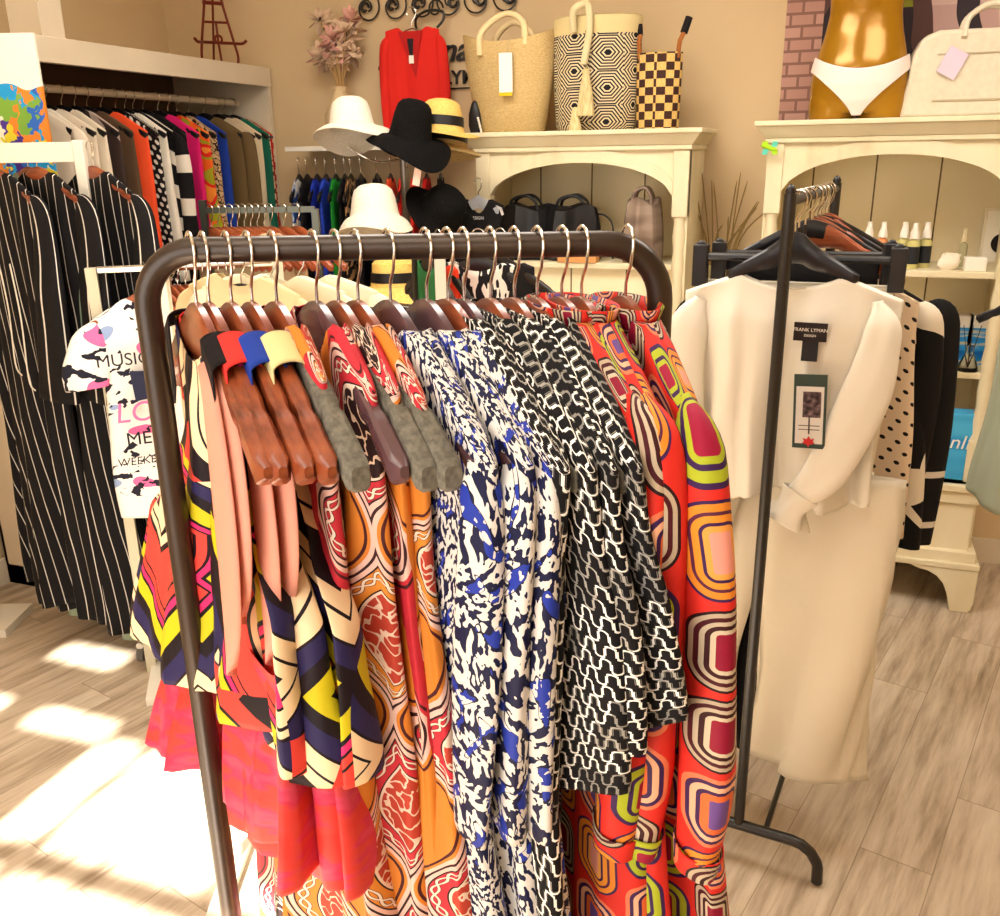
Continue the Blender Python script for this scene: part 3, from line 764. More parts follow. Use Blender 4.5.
# ------------------------------------------------------------------ hutches
def hutch(x0, yf, ztop, label, w=.86, extra=0):
    t = thing('display_hutch', label, 'cabinet', (x0+w/2, yf, 0))
    hw = w/2; D = .38; p = .055
    # planked back
    MB().b2((-hw+.01, D-.02, .06), (hw-.01, D-.004, ztop-.06)).build('back_panel', M_plank, t, smooth=False)
    for sx in (-1, 1):
        MB().b2((sx*hw, .02, .06), (sx*(hw-.02), D, ztop-.07)).build('side_panel', M_cream, t, smooth=False)
        # post, turned look by stacked profiles
        c = (sx*(hw-p/2), p/2, 0); pf = MB(); pf.b2((c[0]-p/2, 0, .10), (c[0]+p/2, p, .62))
        pf.b2((c[0]-p/2, 0, ztop-.30), (c[0]+p/2, p, ztop-.07))
        prof = [(.027, .62)]
        k = 14
        for i in range(k+1):
            z = lerp(.64, ztop-.32, i/k); prof.append((.020+.005*(i % 2), z))
        prof.append((.027, ztop-.30)); pf.lathe(prof, (c[0], c[1], 0), 14)
        pf.build('post', M_cream, t, bevel=.003)
    # cornice stack
    cn = MB()
    for (dz, ov, th) in ((.0, .045, .016), (.054, .008, .016)):
        cn.b2((-hw-ov, -ov, ztop-dz), (hw+ov, D, ztop-dz-th))
    a = [(-hw-.040, -.040, ztop-.016), (hw+.040, -.040, ztop-.016), (hw+.040, D, ztop-.016), (-hw-.040, D, ztop-.016), (-hw-.010, -.010, ztop-.054), (hw+.010, -.010, ztop-.054), (hw+.010, D, ztop-.054), (-hw-.010, D, ztop-.054)]
    cn.add(a, [(0, 1, 2, 3), (4, 7, 6, 5), (0, 4, 5, 1), (1, 5, 6, 2), (2, 6, 7, 3), (3, 7, 4, 0)])
    cn.build('cornice', M_cream, t, bevel=.003, smooth=False)
    # arched header
    n = 30; top = []; bot = []
    xi = hw-p
    for i in range(n+1):
        x = lerp(-xi, xi, i/n); top.append((x, ztop-.066)); q = x/xi
        bot.append((x, ztop-.245+.135*sqrt(max(0, 1-q*q*.98))))
    MB().strip(top, bot, .008, .030).build('arched_header', M_cream, t, smooth=False)
    n = 30; a1 = []; a2 = []
    for i in range(n+1):
        x = lerp(-xi, xi, i/n); q = x/xi; z = ztop-.245+.135*sqrt(max(0, 1-q*q*.98))
        a1.append((x, min(z+.045, ztop-.068))); a2.append((x, z))
    MB().strip(a1, a2, -.002, .010).build('arch_moulding', M_cream, t, smooth=False)
    for z in (1.19, .852, .47):
        d0 = .03 if z > .5 else -.03
        MB().b2((-hw+.02, d0, z-.022), (hw-.02, D-.02, z)).build('shelf', M_cream, t, smooth=False, bevel=.003)
    MB().b2((-hw+.02, .06, .85), (hw-.02, .075, 1.168)).build('lower_back_panel', M_plank, t, smooth=False) if extra else None
    # plinth with step mouldings and bracket feet
    pl = MB(); pl.b2((-hw-.01, -.05, .445), (hw+.01, D, .47)).b2((-hw, -.04, .40), (hw, D-.01, .445)).b2((-hw+.01, -.03, .22), (hw-.01, D-.01, .40))
    pl.b2((-hw-.015, -.055, .185), (hw+.015, D, .225)).b2((-hw-.03, -.07, .165), (hw+.03, D, .187))
    pl.build('plinth', M_cream, t, bevel=.004, smooth=False)
    for sx in (-1, 1):
        o = [(sx*(hw+.028), .165), (sx*(hw+.028), .035), (sx*(hw+.015), .0), (sx*(hw-.045), .0), (sx*(hw-.055), .04)]
        o += [(sx*(hw-.06-.10*(1-cos(R(a)))), .04+.11*sin(R(a))) for a in (15, 35, 55, 75, 90)]+[(sx*(hw-.20), .165)]
        MB().prism(o, -.066, -.045).build('bracket_foot', M_cream, t, bevel=.003, smooth=False)
        MB().b2((sx*(hw+.027), -.045, 0), (sx*(hw+.007), D-.02, .165)).build('bracket_foot', M_cream, t, smooth=False)
    return t
HR = hutch(-.245, 3.366, 1.675, 'distressed cream display hutch with arched top, holding skincare bottles, at the right', .80)
HM = hutch(-1.305, 3.366, 1.66, 'distressed cream display hutch with arched top below the straw bags', .80, 1)
HT_ = 1.675

# ---- goods on the right hutch
def bottle(px, py, Y, label, body, cap, h=.085, r=.014, lab=None, group=None, kind='spray', shelf=1.19):
    q = A(px, py, 1, Y); t = thing('bottle', label, 'bottle', (q.x, Y, shelf), 0, group)
    MB().lathe([(0, 0), (r*.95, 0), (r, .004), (r, h*.62), (r*.85, h*.68), (r*.4, h*.72), (r*.4, h*.75), (0, h*.75)], n=20).build('body', body, t)
    if kind == 'spray': MB().lathe([(0, h*.74), (r*.75, h*.74), (r*.7, h*.86), (r*.45, h*1.0), (r*.42, h*1.12), (0, h*1.13)], n=16).build('cap', cap, t)
    else:
        MB().lathe([(0, h*.74), (r*.35, h*.74), (r*.35, h*.95), (0, h*.95)], n=12).box((-r*.5, 0, h*.97), (r*1.5, r*.6, h*.07)).build('pump', cap, t)
    if lab: MB().lathe([(r*1.02, h*.12), (r*1.02, h*.55)], n=20).build('bottle_label', lab, t)
    return t
M_amber = mat('peach_liquid', 'D98A5A', .15, spec=.5); M_yel = mat('pale_oil', 'C9C07A', .15, spec=.5)
M_lblbk = plain('26282C', .5); M_cap = plain('F1E9DC', .4)
MB_sh = 3.50
bottle(866, 262, MB_sh, 'peach spray bottle with white cap, leftmost on the upper right-hutch shelf', M_amber, M_cap, .135, .020)
bottle(880, 262, MB_sh, 'peach spray bottle with white cap, second from left on the upper shelf', M_amber, M_cap, .135, .020)
bottle(901, 264, MB_sh, 'black labelled oil spray bottle, left of the trio on the upper shelf', M_yel, M_cap, .135, .021, M_lblbk)
bottle(911, 266, 3.46, 'black labelled oil spray bottle with blue band, front of the trio', M_yel, M_cap, .135, .021, M_lblbk)
bottle(923, 264, MB_sh, 'black labelled oil spray bottle, right of the trio on the upper shelf', M_yel, M_cap, .135, .021, M_lblbk)
bottle(961, 264, 3.54, 'olive glass bottle with beige cap behind the white box', mat('olive_glass', 'A89F78', .2), plain('D9C79E'), .115, .014)
q = A(975, 262, 1, 3.44); t = tag(MB().box((0, 0, .022), (.066, .05, .044)).build('gift_box', plain('EFE6D6'), bevel=.002, smooth=False), 'small white box on the upper shelf in front of the framed print', 'box'); t.location = (q.x, 3.44, 1.19)
q = A(947, 262, 1, 3.45); t = thing('heart_ornament', 'small cream curved ceramic ornament beside the white box', 'ornament', (q.x, 3.45, 1.19))
MB().lathe([(0, 0), (.016, 0), (.024, .012), (.022, .028), (.014, .040), (.012, .052), (.0, .058)], n=20, fn=lambda p, r, a: Vector((p.x*1.25+.5*p.z*(1 if p.x > 0 else -.1), p.y*.7, p.z))).build('body', plain('EFE2CC'), t)
q = A(995, 262, 1, 3.66); t = thing('framed_print', 'pale framed print with black round motif on the upper right-hutch shelf', 'framed print', (q.x+.01, 3.66, 1.19), 0)
MB().box((0, 0, .095), (.13, .015, .19)).build('frame', plain('E4D8BC'), t, smooth=False)
MB().box((0, -.009, .095), (.112, .003, .172)).build('mount', plain('F2EAD8'), t, smooth=False)
MB().lathe([(0, -.001), (.034, -.001), (.034, .001), (0, .001)], n=28, fn=lambda p, r, a: Vector((p.x, p.z-.012, p.y+.072))).build('round_motif', plain('1C1412'), t)
# lower shelf .852
s2 = .852
bottle(932, 366, 3.44, 'white pump bottle on the lower right-hutch shelf', plain('F1EFE9', .4), M_cap, .165, .024, None, None, 'pump', s2)
bottle(945, 368, 3.41, 'tall white lotion bottle in front of the blue boxes', plain('F4F1EA', .4), M_cap, .155, .022, plain('D8E4E6'), None, 'pump', s2)
bottle(925, 362, 3.52, 'dark teal bottle on the lower right-hutch shelf', mat('teal_plastic', '0F5A54', .25), M_cap, .16, .026, None, None, 'spray', s2)
for i, (px, lab) in enumerate(((953, 'blue and gold printed box, left of two on the lower shelf'), (976, 'blue and gold printed box, right of two on the lower shelf'))):
    q = A(px, 365, 1, 3.56); t = thing('printed_box', lab, 'box', (q.x, 3.56, s2))
    MB().box((0, 0, .065), (.085, .05, .13)).build('carton', mat('blue_carton_%d' % i, lambda: ramp(o_noise(16, 2, (.4, 1, 2)), [(.3, '0E5FA8'), (.5, '2C8FCB'), (.58, 'D8C08A'), (.64, '2C8FCB')], 'LINEAR'), .4), t, smooth=False)
    MB().box((0, 0, .150), (.083, .048, .040)).build('lid', plain('E8DFCF'), t, smooth=False)
q = A(967, 370, 1, 3.43); t = thing('reed_diffuser', 'clear glass reed diffuser with dark sticks in front of the blue boxes', 'diffuser', (q.x, 3.43, s2))
MB().lathe([(0, 0), (.034, 0), (.030, .02), (.014, .06), (.011, .085), (.014, .088)], n=20).build('flask', M_glass, t)
for a in (-.18, 0, .16): MB().tube([(0, 0, .01), (a*.16, .01, .155)], .0013, 6).build('reed', plain('3A2A1C'), t)
# blue carrier bag on the base shelf
q0 = A(938, 462, 1, 3.42); t = thing('carrier_bag', 'glossy blue paper carrier bag with white lettering on the bottom shelf', 'bag', (q0.x+.055, 3.42, .47))
MB().prism([(-.10, 0), (.10, 0), (.105, .24), (-.105, .24)], -.035, .035).build('bag', mat('blue_bag', lambda: ramp(o_noise(7, 1, (.3, .3, 1.5)), [(.3, '1E8FD0'), (.55, '4CB4E4'), (.7, '1A7FC0')], 'LINEAR'), .3), t, smooth=False)
text('inlis', M_paper, t, .07, Matrix.Translation((.005, -.037, .135)) @ FR, .0006, shear=.2)
for x in (-.06, .055): MB().box((x, -.040, .215), (.028, .004, .018)).build('price_sticker', M_paper, t, smooth=False)
# green gecko-like ornament hung on the hutch corner
q = A(770, 148, 1, 3.33); t = thing('butterfly_ornament', 'lime green and blue glittery ornament clipped to the right hutch corner', 'ornament', q)
M_lime = plain('A8D81E', .4)
MB().lathe([(0, -.03), (.006, -.025), (.009, 0), (.006, .02), (0, .028)], n=12, fn=lambda p, r, a: Vector((p.z, p.y*.8, p.x-.3*p.z))).build('body', M_lime, t)
for sx, sz in ((-1, 1), (1, 1), (-1, -1), (1, -1)):
    MB().prism([(0, 0), (sx*.010, sz*.022), (sx*.026, sz*.020), (sx*.022, sz*.004)], -.003, .003).build('wing', M_lime if sx*sz < 0 else plain('5CC8B0', .4), t)

# ---- on top of the right hutch: mannequin, handbag
q = A(856, 112, 1, 3.50)
MN = thing('mannequin_torso', 'glossy golden hip-and-waist mannequin torso on top of the right hutch', 'mannequin', (q.x, 3.50, HT_), 0)
M_gold = mat('golden_gloss', lambda: ramp(o_noise(4, 2), [(.3, '9A6A0C'), (.7, 'B4821A')], 'LINEAR'), .2, .25, .4, coat=.12)
prof = [(.02, .128, .085), (.06, .150, .100), (.11, .155, .105), (.16, .150, .098), (.21, .138, .088), (.27, .122, .078), (.33, .112, .072), (.40, .115, .074), (.48, .128, .08), (.56, .14, .085)]
def bodyr(z):
    for (a, p1, p2), (b, r1, r2) in zip(prof, prof[1:]):
        if z <= b: t = max(0, (z-a)/(b-a)); return lerp(p1, r1, t), lerp(p2, r2, t)
    return prof[-1][1:]
tb = MB(); n = 32; vs = []; zs = [.02+i*.018 for i in range(31)]
for z in zs:
    rx, ry = bodyr(z)
    for k in range(n): a = 2*pi*k/n; vs.append((rx*cos(a), ry*sin(a)-.010*exp(-((z-.18)/.07)**2)*max(0, -sin(a)), z))
fs = [(i*n+k, i*n+(k+1) % n, (i+1)*n+(k+1) % n, (i+1)*n+k) for i in range(len(zs)-1) for k in range(n)]+[tuple(range(n))[::-1], tuple((len(zs)-1)*n+k for k in range(n))]
tb.add(vs, fs)
for sx in (-1, 1):
    tb.tube([(sx*.078, 0, -.0), (sx*.079, 0, .05), (sx*.075, 0, .12)], [.074, .078, .07], 24)
o = tb.build('torso', M_gold, MN, fix=False)
m = o.modifiers.new('remesh', 'REMESH'); m.mode = 'VOXEL'; m.voxel_size = .005; m.use_smooth_shade = True
m = o.modifiers.new('smooth', 'SMOOTH'); m.factor = .8; m.iterations = 14
vs = []; fs = []; nz, na = 24, 120
for i in range(na):
    a = 2*pi*i/na; ax = abs(bodyr(.12)[0]*cos(a)); zt_ = .155+.045*(ax/.155)**2; zl_ = .012+.145*(max(0, ax-.018)/.137)**.75
    zl_ = min(zl_, zt_-.012)
    for j in range(nz+1):
        z = lerp(zl_, zt_, j/nz); rx, ry = bodyr(z)
        vs.append(((rx+.005)*cos(a), (ry+.006)*sin(a)-.010*exp(-((z-.18)/.07)**2)*max(0, -sin(a)), z))
fs = [(i*(nz+1)+j, ((i+1) % na)*(nz+1)+j, ((i+1) % na)*(nz+1)+j+1, i*(nz+1)+j+1) for i in range(na) for j in range(nz)]
o = MB().add(vs, fs).build('briefs', mat('white_cotton', 'F2E4DC', .7), MN, solid=.003)
tag_gold = None
q = A(955, 108, 1, 3.52)
HB = thing('handbag', 'large cream structured handbag with a lilac tag on top of the right hutch', 'bag', (q.x+.01, 3.52, HT_), R(3))
ol = [(-.185, 0), (.185, 0), (.18, .20), (.165, .245), (.13, .262), (-.09, .262), (-.135, .245), (-.158, .20)]
M_lea = mat('cream_leather', lambda: ramp(o_noise(60, 2), [(.3, 'D6CBB2'), (.7, 'DDD3BC')], 'LINEAR'), .5)
MB().prism(ol, -.06, .06).build('body', M_lea, HB, bevel=.012)
MB().box((.04, -.062, .052), (.26, .004, .005)).box((.04, -.062, .19), (.26, .004, .004)).build('seam_trim', plain('B9AB8C'), HB)
for y in (-.03, .03): MB().tube(spline([(-.02, y-.035 if y < 0 else y, .235), (-.005, y, .30), (.06, y, .335), (.14, y, .30), (.15, y, .24)], 6), .009, 12).build('handle', M_lea, HB)
MB().box((-.04, -.068, .175), (.062, .003, .055), M=Matrix.Rotation(R(28), 3, 'Y')).box((-.05, -.070, .150), (.060, .003, .055), M=Matrix.Rotation(R(28), 3, 'Y')).build('hanging_tag', M_lilac, HB, smooth=False)

# mural print on the back wall behind the right hutch
q0 = A(783, 60, 1, YB-.006); 
def f_mural():
    x, y, z = obj3()
    br = S.nt.nodes.new('ShaderNodeTexBrick'); put(br.inputs['Vector'], comb(x*6, z*6, 0.0)); br.inputs['Color1'].default_value = hx('B8897A'); br.inputs['Color2'].default_value = hx('C79A8A'); br.inputs['Mortar'].default_value = hx('8E6558')
    br.inputs['Scale'].default_value = 1; br.inputs['Mortar Size'].default_value = .03
    c = S(br.outputs[0])
    sp = nfl(x*14+noise(comb(x*3, z*3, 1.0), 1, 1)*3.0)
    h = white(sp, nfl(z*6.0), 2.0)
    c2 = ramp(h, [(0, '2A1E22'), (.3, 'C9A39A'), (.45, '5A3A34'), (.6, '8E8F1E'), (.75, '30242A'), (.88, 'D8B8AE')])
    return mix(x > -.47, c, c2)
MU = tag(MB().box((0, 0, 0), (1.2, .008, 1.0)).build('wall_print', mat('mural', f_mural, .6), smooth=False), 'pinkish street scene wall print behind the mannequin, above the right hutch', 'picture')
MU.location = (q0.x+.6, YB-.006, 2.05)

# ---- on the middle hutch: three bags
HM_ = 1.66
q = A(509, 128, 1, 3.52); t = thing('straw_bag', 'plain beige straw bucket bag with rope handles and white tag', 'bag', (q.x+.01, 3.52, HM_), 0); t.scale = (1.13, 1.1, 1.0)
n = 40
MB().lathe([(0, 0), (.108, 0), (.118, .01), (.138, .12), (.158, .25), (.165, .335), (.159, .335), (.15, .25), (.11, .02), (0, .02)], n=n, fn=lambda p, r, a: Vector((p.x, p.y*.62, p.z+(.02*cos(2*a) if p.z > .3 else 0)))).build('body', M_straw, t)
for y in (-.085, .085):
    MB().tube(spline([(-.075, y*1.12, .27), (-.068, y*1.05, .35), (.0, y*.6, .41), (.068, y*.9, .375), (.075, y*.95, .30)] if y < 0 else [(-.09, y, .27), (-.08, y, .35), (-.02, y, .40), (.045, y, .36), (.05, y, .29)], 6), .011, 12).build('handle', mat('rope%d' % (y > 0), 'E3CC9B', .8), t)
MB().box((.02, -.112, .20), (.045, .003, .145)).build('hanging_tag', M_paper, t, smooth=False)
MB().box((.02, -.1125, .133), (.045, .003, .012)).build('tag_stripe', plain('E8C020'), t, smooth=False)
MB().tube([(.02, -.112, .27), (.035, -.10, .33)], .0015, 6).build('tag_string', plain('CDB98E'), t)

def f_geo():
    u, v = uvs(); x = nabs(nfr(u/.125)-.5)*.125; vv = v/.105+nmod(nfl(u/.125), 2.0)*.5; y = nabs(nfr(vv)-.5)*.105
    d = nmax(x*.8+y*.9, y*1.45)
    c = mix(nfr(d/.0125) < .5, '1D1820', 'D9C8A2')
    return mix(d < .012, c, '141018')
def uvlathe(prof, m, name, parent, n=48, sy=1.0, u_scale=1):
    vs, fs, uv = [], [], []; L = 0
    for i, (r, z) in enumerate(prof):
        for k in range(n+1): a = 2*pi*k/n-pi/2; vs.append((r*cos(a), r*sin(a)*sy, z))
    for i in range(len(prof)-1):
        d = sqrt((prof[i+1][0]-prof[i][0])**2+(prof[i+1][1]-prof[i][1])**2)
        for k in range(n):
            fs.append((i*(n+1)+k, i*(n+1)+k+1, (i+1)*(n+1)+k+1, (i+1)*(n+1)+k))
            u1, u2 = k/n*u_scale, (k+1)/n*u_scale; uv.append([(u1, L), (u2, L), (u2, L+d), (u1, L+d)])
        L += d
    return MB().add(vs, fs, uv).build(name, m, parent)
q = A(596, 130, 1, 3.52); t = thing('woven_bag', 'black and cream geometric woven drawstring bag with cream tassels', 'bag', (q.x, 3.52, HM_), 0); t.scale = (1.1, 1.1, 1.1)
uvlathe([(0, 0), (.128, 0), (.138, .015), (.146, .12), (.148, .24), (.146, .30)], mat('geometric_weave', f_geo, .85), 'body', t, sy=.62, u_scale=1.0)
uvlathe([(.147, .295), (.150, .345), (.144, .35), (.142, .30)], plain('D8C48E'), 'rim_band', t, sy=.62)
MB().tube(spline([(-.055, -.10, .30), (-.05, -.115, .36), (-.01, -.10, .375), (.0, -.11, .30), (-.015, -.118, .2)], 6), .012, 10).build('strap', plain('D9CBA0'), t)
for (x, z, s_) in ((-.005, .13, 1), (-.04, .02, .9)):
    MB().lathe([(0, .06*s_), (.010, .055*s_), (.013, .03*s_), (.020, 0), (.028, -.06*s_), (.030, -.085*s_), (0, -.085*s_)], (x, -.125, z), 20, lambda p, r, a: Vector((p.x*(1+.08*sin(9*a)), p.y*.6, p.z))).build('tassel', mat('tassel%d' % int(z*100), lambda: ramp(o_noise(80, 2, (4, 4, .3)), [(.3, 'B9A26C'), (.7, 'E2D2A0')], 'LINEAR'), .9), t)
MB().tube([(-.01, -.115, .30), (-.005, -.122, .18)], .003, 6).build('cord', plain('8A7C54'), t)
def f_check():
    u, v = uvs(); a = nmod(nfl(u/.034)+nfl(v/.027), 2.0)
    g = noise(comb(u*200, v*60, 0.0), 1, 1)
    return mix(a > .5, mix(g, 'C9983F', 'F0CF86'), mix(g, '2A1512', '4A2A20'))
q = A(657, 130, 1, 3.50); t = thing('checker_bag', 'small brown and tan checkerboard woven bag, rightmost on the middle hutch', 'bag', (q.x, 3.50, HM_), 0)
uvlathe([(0, 0), (.074, 0), (.077, .01), (.080, .12), (.082, .255), (.076, .255), (.074, .02)], mat('checker_weave', f_check, .8), 'body', t, sy=.6, u_scale=.52)
for sx in (-1, 1):
    MB().tube([(sx*.066, -.02, .235), (sx*.072, -.02, .29), (sx*(.085 if sx > 0 else .07), -.01, .32)], .008, 8).build('handle_root', plain('A4622E'), t)
MB().tube([(.083, -.01, .315), (.098, .0, .365)], .013, 10).build('handle_grip', plain('151214'), t)
MB().tube([(-.07, -.01, .315), (-.075, .0, .35)], .010, 10).build('handle_grip', plain('151214'), t)

# inside middle hutch
def slouch(px, py, Y, w, h, d, m, label, z, name='handbag', strap=True, sd=0):
    q = A(px, py, 1, Y); t = thing(name, label, 'bag', (q.x, Y, z), 0)
    rnd = random.Random(sd); pr_ = [(0, 0), (.46, 0), (.5, .08), (.49, .4), (.44, .8), (.40, .98), (.34, 1.0), (.2, .96), (0, .94)]
    MB().lathe([(r*w, zz*h) for r, zz in pr_], n=36, fn=lambda p, r, a: Vector((p.x*(1+.05*sin(5*a+sd)), p.y*d/w*(1+.12*sin(7*a+sd)), p.z*(1+.06*sin(3*a+sd))))).build('body', m, t)
    if strap:
        for y in (-.03, .03): MB().tube(spline([(-w*.22, y, h*.9), (-w*.18, y, h*1.12), (w*.05, y, h*1.2), (w*.2, y, h*1.08), (w*.24, y, h*.9)], 6), .006, 8).build('handle', m, t)
    return t
M_blkb = mat('black_leather', '121012', .45, spec=.4)
slouch(526, 262, 3.50, .25, .20, .16, M_blkb, 'soft black handbag on the left inside the middle hutch', 1.19, sd=1)
slouch(572, 262, 3.50, .25, .20, .16, M_blkb, 'soft black handbag with side strap, in the centre of the middle hutch', 1.19, sd=4)
slouch(641, 266, 3.46, .155, .225, .13, mat('taupe_leather', lambda: ramp(o_noise(6, 1, (1, 1, 3)), [(.4, '6E5A4C'), (.6, '9A8676')], 'LINEAR'), .5), 'taupe and grey slouchy backpack at the right inside the middle hutch', 1.19, 'backpack', True, 7)
q = A(598, 232, 1, 3.55); tt = thing('wire_basket_handle', 'thin dark curved bag handle standing beside the taupe backpack', 'handle', (q.x, 3.55, 1.19))
MB().tube([(-.06+.0, 0, .0)]+arc((0, 0, .11), .06, 180, 0, 12)+[(.06, 0, 0)], .004, 8).build('hoop', M_black, tt)
q = A(577, 262, 1, 3.40); t = tag(MB().box((0, 0, .02), (.15, .06, .04)).build('tan_box', plain('D99A5C'), smooth=False, bevel=.002), 'low tan orange box at the front of the middle hutch shelf', 'box'); t.location = (q.x, 3.42, 1.19)

# reeds/twigs in a vase between the hutches
q = P(722, 260, 3.75); t = thing('twig_vase', 'pale vase of thin bare twigs standing between the two hutches', 'vase', (q.x, min(q.y, 3.70), 0))
MB().lathe([(0, 0), (.06, 0), (.075, .1), (.07, .5), (.045, .9), (.035, 1.10), (.04, 1.16), (.03, 1.16), (.028, 1.0)], n=24).build('vase', plain('C9BE8C'), t)
rnd = random.Random(5)
for i in range(16):
    a = rnd.uniform(-.14, .17); b = rnd.uniform(-.08, .02); z = rnd.uniform(1.30, 1.52)
    MB().tube(spline([(rnd.uniform(-.01, .01), 0, .7), (a*.35+rnd.uniform(-.02, .02), b*.3, 1.2), (a, b, z)], 5), [.0028]*10+[.0012], 5).build('twig', plain('8E7444'), t)

# ------------------------------------------------------------------ wardrobe along the left wall
WX0, WX1, WY0, WY1 = XL+.02, -2.44, 2.42, 3.785
t = thing('wardrobe', 'pale open wardrobe with a clothes rail along the left wall', 'wardrobe', ((WX0+WX1)/2, (WY0+WY1)/2, 0))
cx, cy = (WX0+WX1)/2, (WY0+WY1)/2; hx_, hy_ = (WX1-WX0)/2, (WY1-WY0)/2
MB().b2((-hx_, -hy_, 1.945), (hx_, hy_, 1.962)).build('top_board', M_white, t, smooth=False)
MB().b2((hx_-.02, -hy_, 1.885), (hx_+.004, hy_, 1.964)).build('fascia', M_white, t, smooth=False, bevel=.002)
for sy in (-1, 1): MB().b2((-hx_, sy*hy_, 0), (hx_-.001, sy*(hy_-.022), 1.945)).build('side_panel', M_white, t, smooth=False)
MB().b2((-hx_, -hy_, .02), (-hx_+.012, hy_, 1.945)).build('back_panel', mat('wardrobe_back', '6E5644', .8), t, smooth=False)
MB().b2((-hx_, -hy_, .0), (hx_, hy_, .08)).build('base', M_white, t, smooth=False)
RX = -2.61; RZ = 1.822
MB().tube([(RX-cx, -hy_+.02, RZ), (RX-cx, hy_-.02, RZ)], .014, 12).build('clothes_rail', M_white, t)
wl = [ # pixel x of the shoulder, colour/mat, description, sleeves, length, width
 (52, plaincloth('E6D6C0'), 'ivory blouse', .5, .75), (62, plaincloth('E9DCC8'), 'white long blouse', .0, .8), (72, plaincloth('E4D4BE'), 'cream tunic', .0, .78), (88, plaincloth('E8DAC2'), 'off-white shirt', 0, .72),
 (101, cloth('grey_patch', cellpat([(0, 'A79488'), (.6, '3A2C28'), (.78, 'B8A698')], 9)), 'grey and brown patch print dress', .0, .9), (113, plaincloth('5E4632'), 'dark brown coat', 0, .9), (127, plaincloth('F2542A'), 'bright orange-red dress', .0, 1.0),
 (141, cloth('bw_dots', dots('151214', 'E9DFD0', .03, .009)), 'black dress with white dots', .0, .95), (150, plaincloth('EEE4D4'), 'white jacket', 0, .7), (158, cloth('bw_bands', lambda: (lambda u, v: mix(nfr(v/.16) > .6, '151214', 'E9DFD0'))(*uvs())), 'black and white banded top', .4, .62), (168, plaincloth('131113'), 'black evening dress', .0, .95),
 (182, plaincloth('E41E6E'), 'magenta pink dress', .0, .85), (192, cloth('multi_bright', blotch([(0, 'E8641E'), (.42, '9A9C1E'), (.5, 'D8281E'), (.58, 'E88A2E')], 9)), 'orange, green and red print top', .0, .6), (201, cloth('leopard', blotch([(0, 'B89468'), (.46, '1E1612'), (.54, 'C9A87A')], 40)), 'black and tan speckled top', .0, .75),
 (212, plaincloth('1C3A94'), 'royal blue dress', 0, .8), (227, plaincloth('6A5434'), 'olive brown jacket', .6, .7), (240, plaincloth('D9C3A0'), 'beige dress', .0, .85), (246, plaincloth('E6D2AE'), 'cream knit dress', .0, .88), (255, plaincloth('1E6A52'), 'dark green dress', .0, .8), (262, plaincloth('B8221E'), 'deep red dress', .0, .85), (269, cloth('red_tan_print', blotch([(0, 'A83A2A'), (.5, 'D8B890')], 30)), 'red and tan speckled dress', .0, .85), (278, cloth('giraffe', blotch([(0, 'E6D2AE'), (.52, '5A3A26')], 34)), 'cream and brown animal print dress', .0, .95)]
for i, (px, m, d, sl, L) in enumerate(wl):
    yy = A(px, 112+ (px-50)*.1, 0, -2.50).y
    loc = (RX, min(yy, WY1-.06), RZ); rz = R(random.Random(i).uniform(-6, 4))
    hanger(loc, rz, 'black hanger of the %s in the left wardrobe' % d, 'black')
    simple_garment('hanging_garment', '%s hanging in the left wardrobe' % d, 'garment', loc, rz, m, ((0, .19), (.4, .19), (1, .215)), L, T=.03, Wt=.195, seed=i+200, sleeves=sl, NX=40, NS=20, fa=.010)
# metal easel on top of the wardrobe
q = A(236, 60, 0, -2.56); M_rust = mat('rust_brown_metal', '6E2412', .45, .3)
t = thing('easel', 'rust brown wrought metal display easel on top of the wardrobe', 'easel', (-2.56, 3.60, 1.962), R(50)); t.scale = (1.25, 1.25, 1.25)
e = MB()
for sx in (-1, 1): e.tube(spline([(sx*.055, 0, .0), (sx*.062, 0, .03), (sx*.052, .01, .09), (sx*.030, .02, .20), (sx*.028, .025, .24), (sx*.045, .03, .28)], 5), .0045, 8)
e.tube([(-.05, .01, .075), (.05, .01, .075)], .005, 8).tube([(-.04, .02, .14), (.04, .02, .14)], .004, 8).tube([(-.035, .025, .20), (.035, .025, .20)], .006, 8)
e.tube([(0, .01, .14), (0, .005, .07), (.005, 0, .0)], .004, 8).tube(arc((0, .0, .085), .012, 0, 360, 12), .004, 8)
e.tube([(0, .02, .22), (0, .10, .0)], .004, 8).tube([(-.06, 0, .004), (.06, 0, .004)], .004, 8)
for sx in (-1, 1): e.tube(spline([(sx*.05, .01, .075), (sx*.075, -.02, .072), (sx*.088, -.03, .082)], 4), .005, 8)
e.build('frame', M_rust, t)
MB().tube(arc((0, .03, .30), .032, 0, 360, 16), .005, 8).tube([(-.05, .03, .27), (.05, .03, .27)], .005, 8).build('scroll_top', M_rust, t)

# ------------------------------------------------------------------ left racks
DS = 2.78
M_str = cloth('black_pinstripe', stripes('131113', 'D8D2C8', .046, .0034, .03), .8)
q = P(76, 135, DS-.05)
def fwd(p, a, b=0): return Vector((p.x+FW.x*a+FW.y*b, p.y+FW.y*a-FW.x*b, p.z))
pt_ = P(78, 140, DS); pb_ = P(98, 290, DS)
t = thing('clothes_rack', 'white metal garment rack with flat top rail, holding striped black dresses, far left', 'clothes rack', (pt_.x, pt_.y, 0), YAW)
ztp = pt_.z
MB().b2((-.015, -.015, .06), (.015, .015, ztp)).build('post', M_whitem, t, smooth=False, bevel=.003)
MB().b2((-.75, -.015, .06), (-.72, .015, ztp)).build('post', M_whitem, t, smooth=False, bevel=.003)
MB().b2((-.73, -.012, ztp-.06), (-.012, .012, ztp-.005)).build('top_rail', M_whitem, t, smooth=False, bevel=.002)
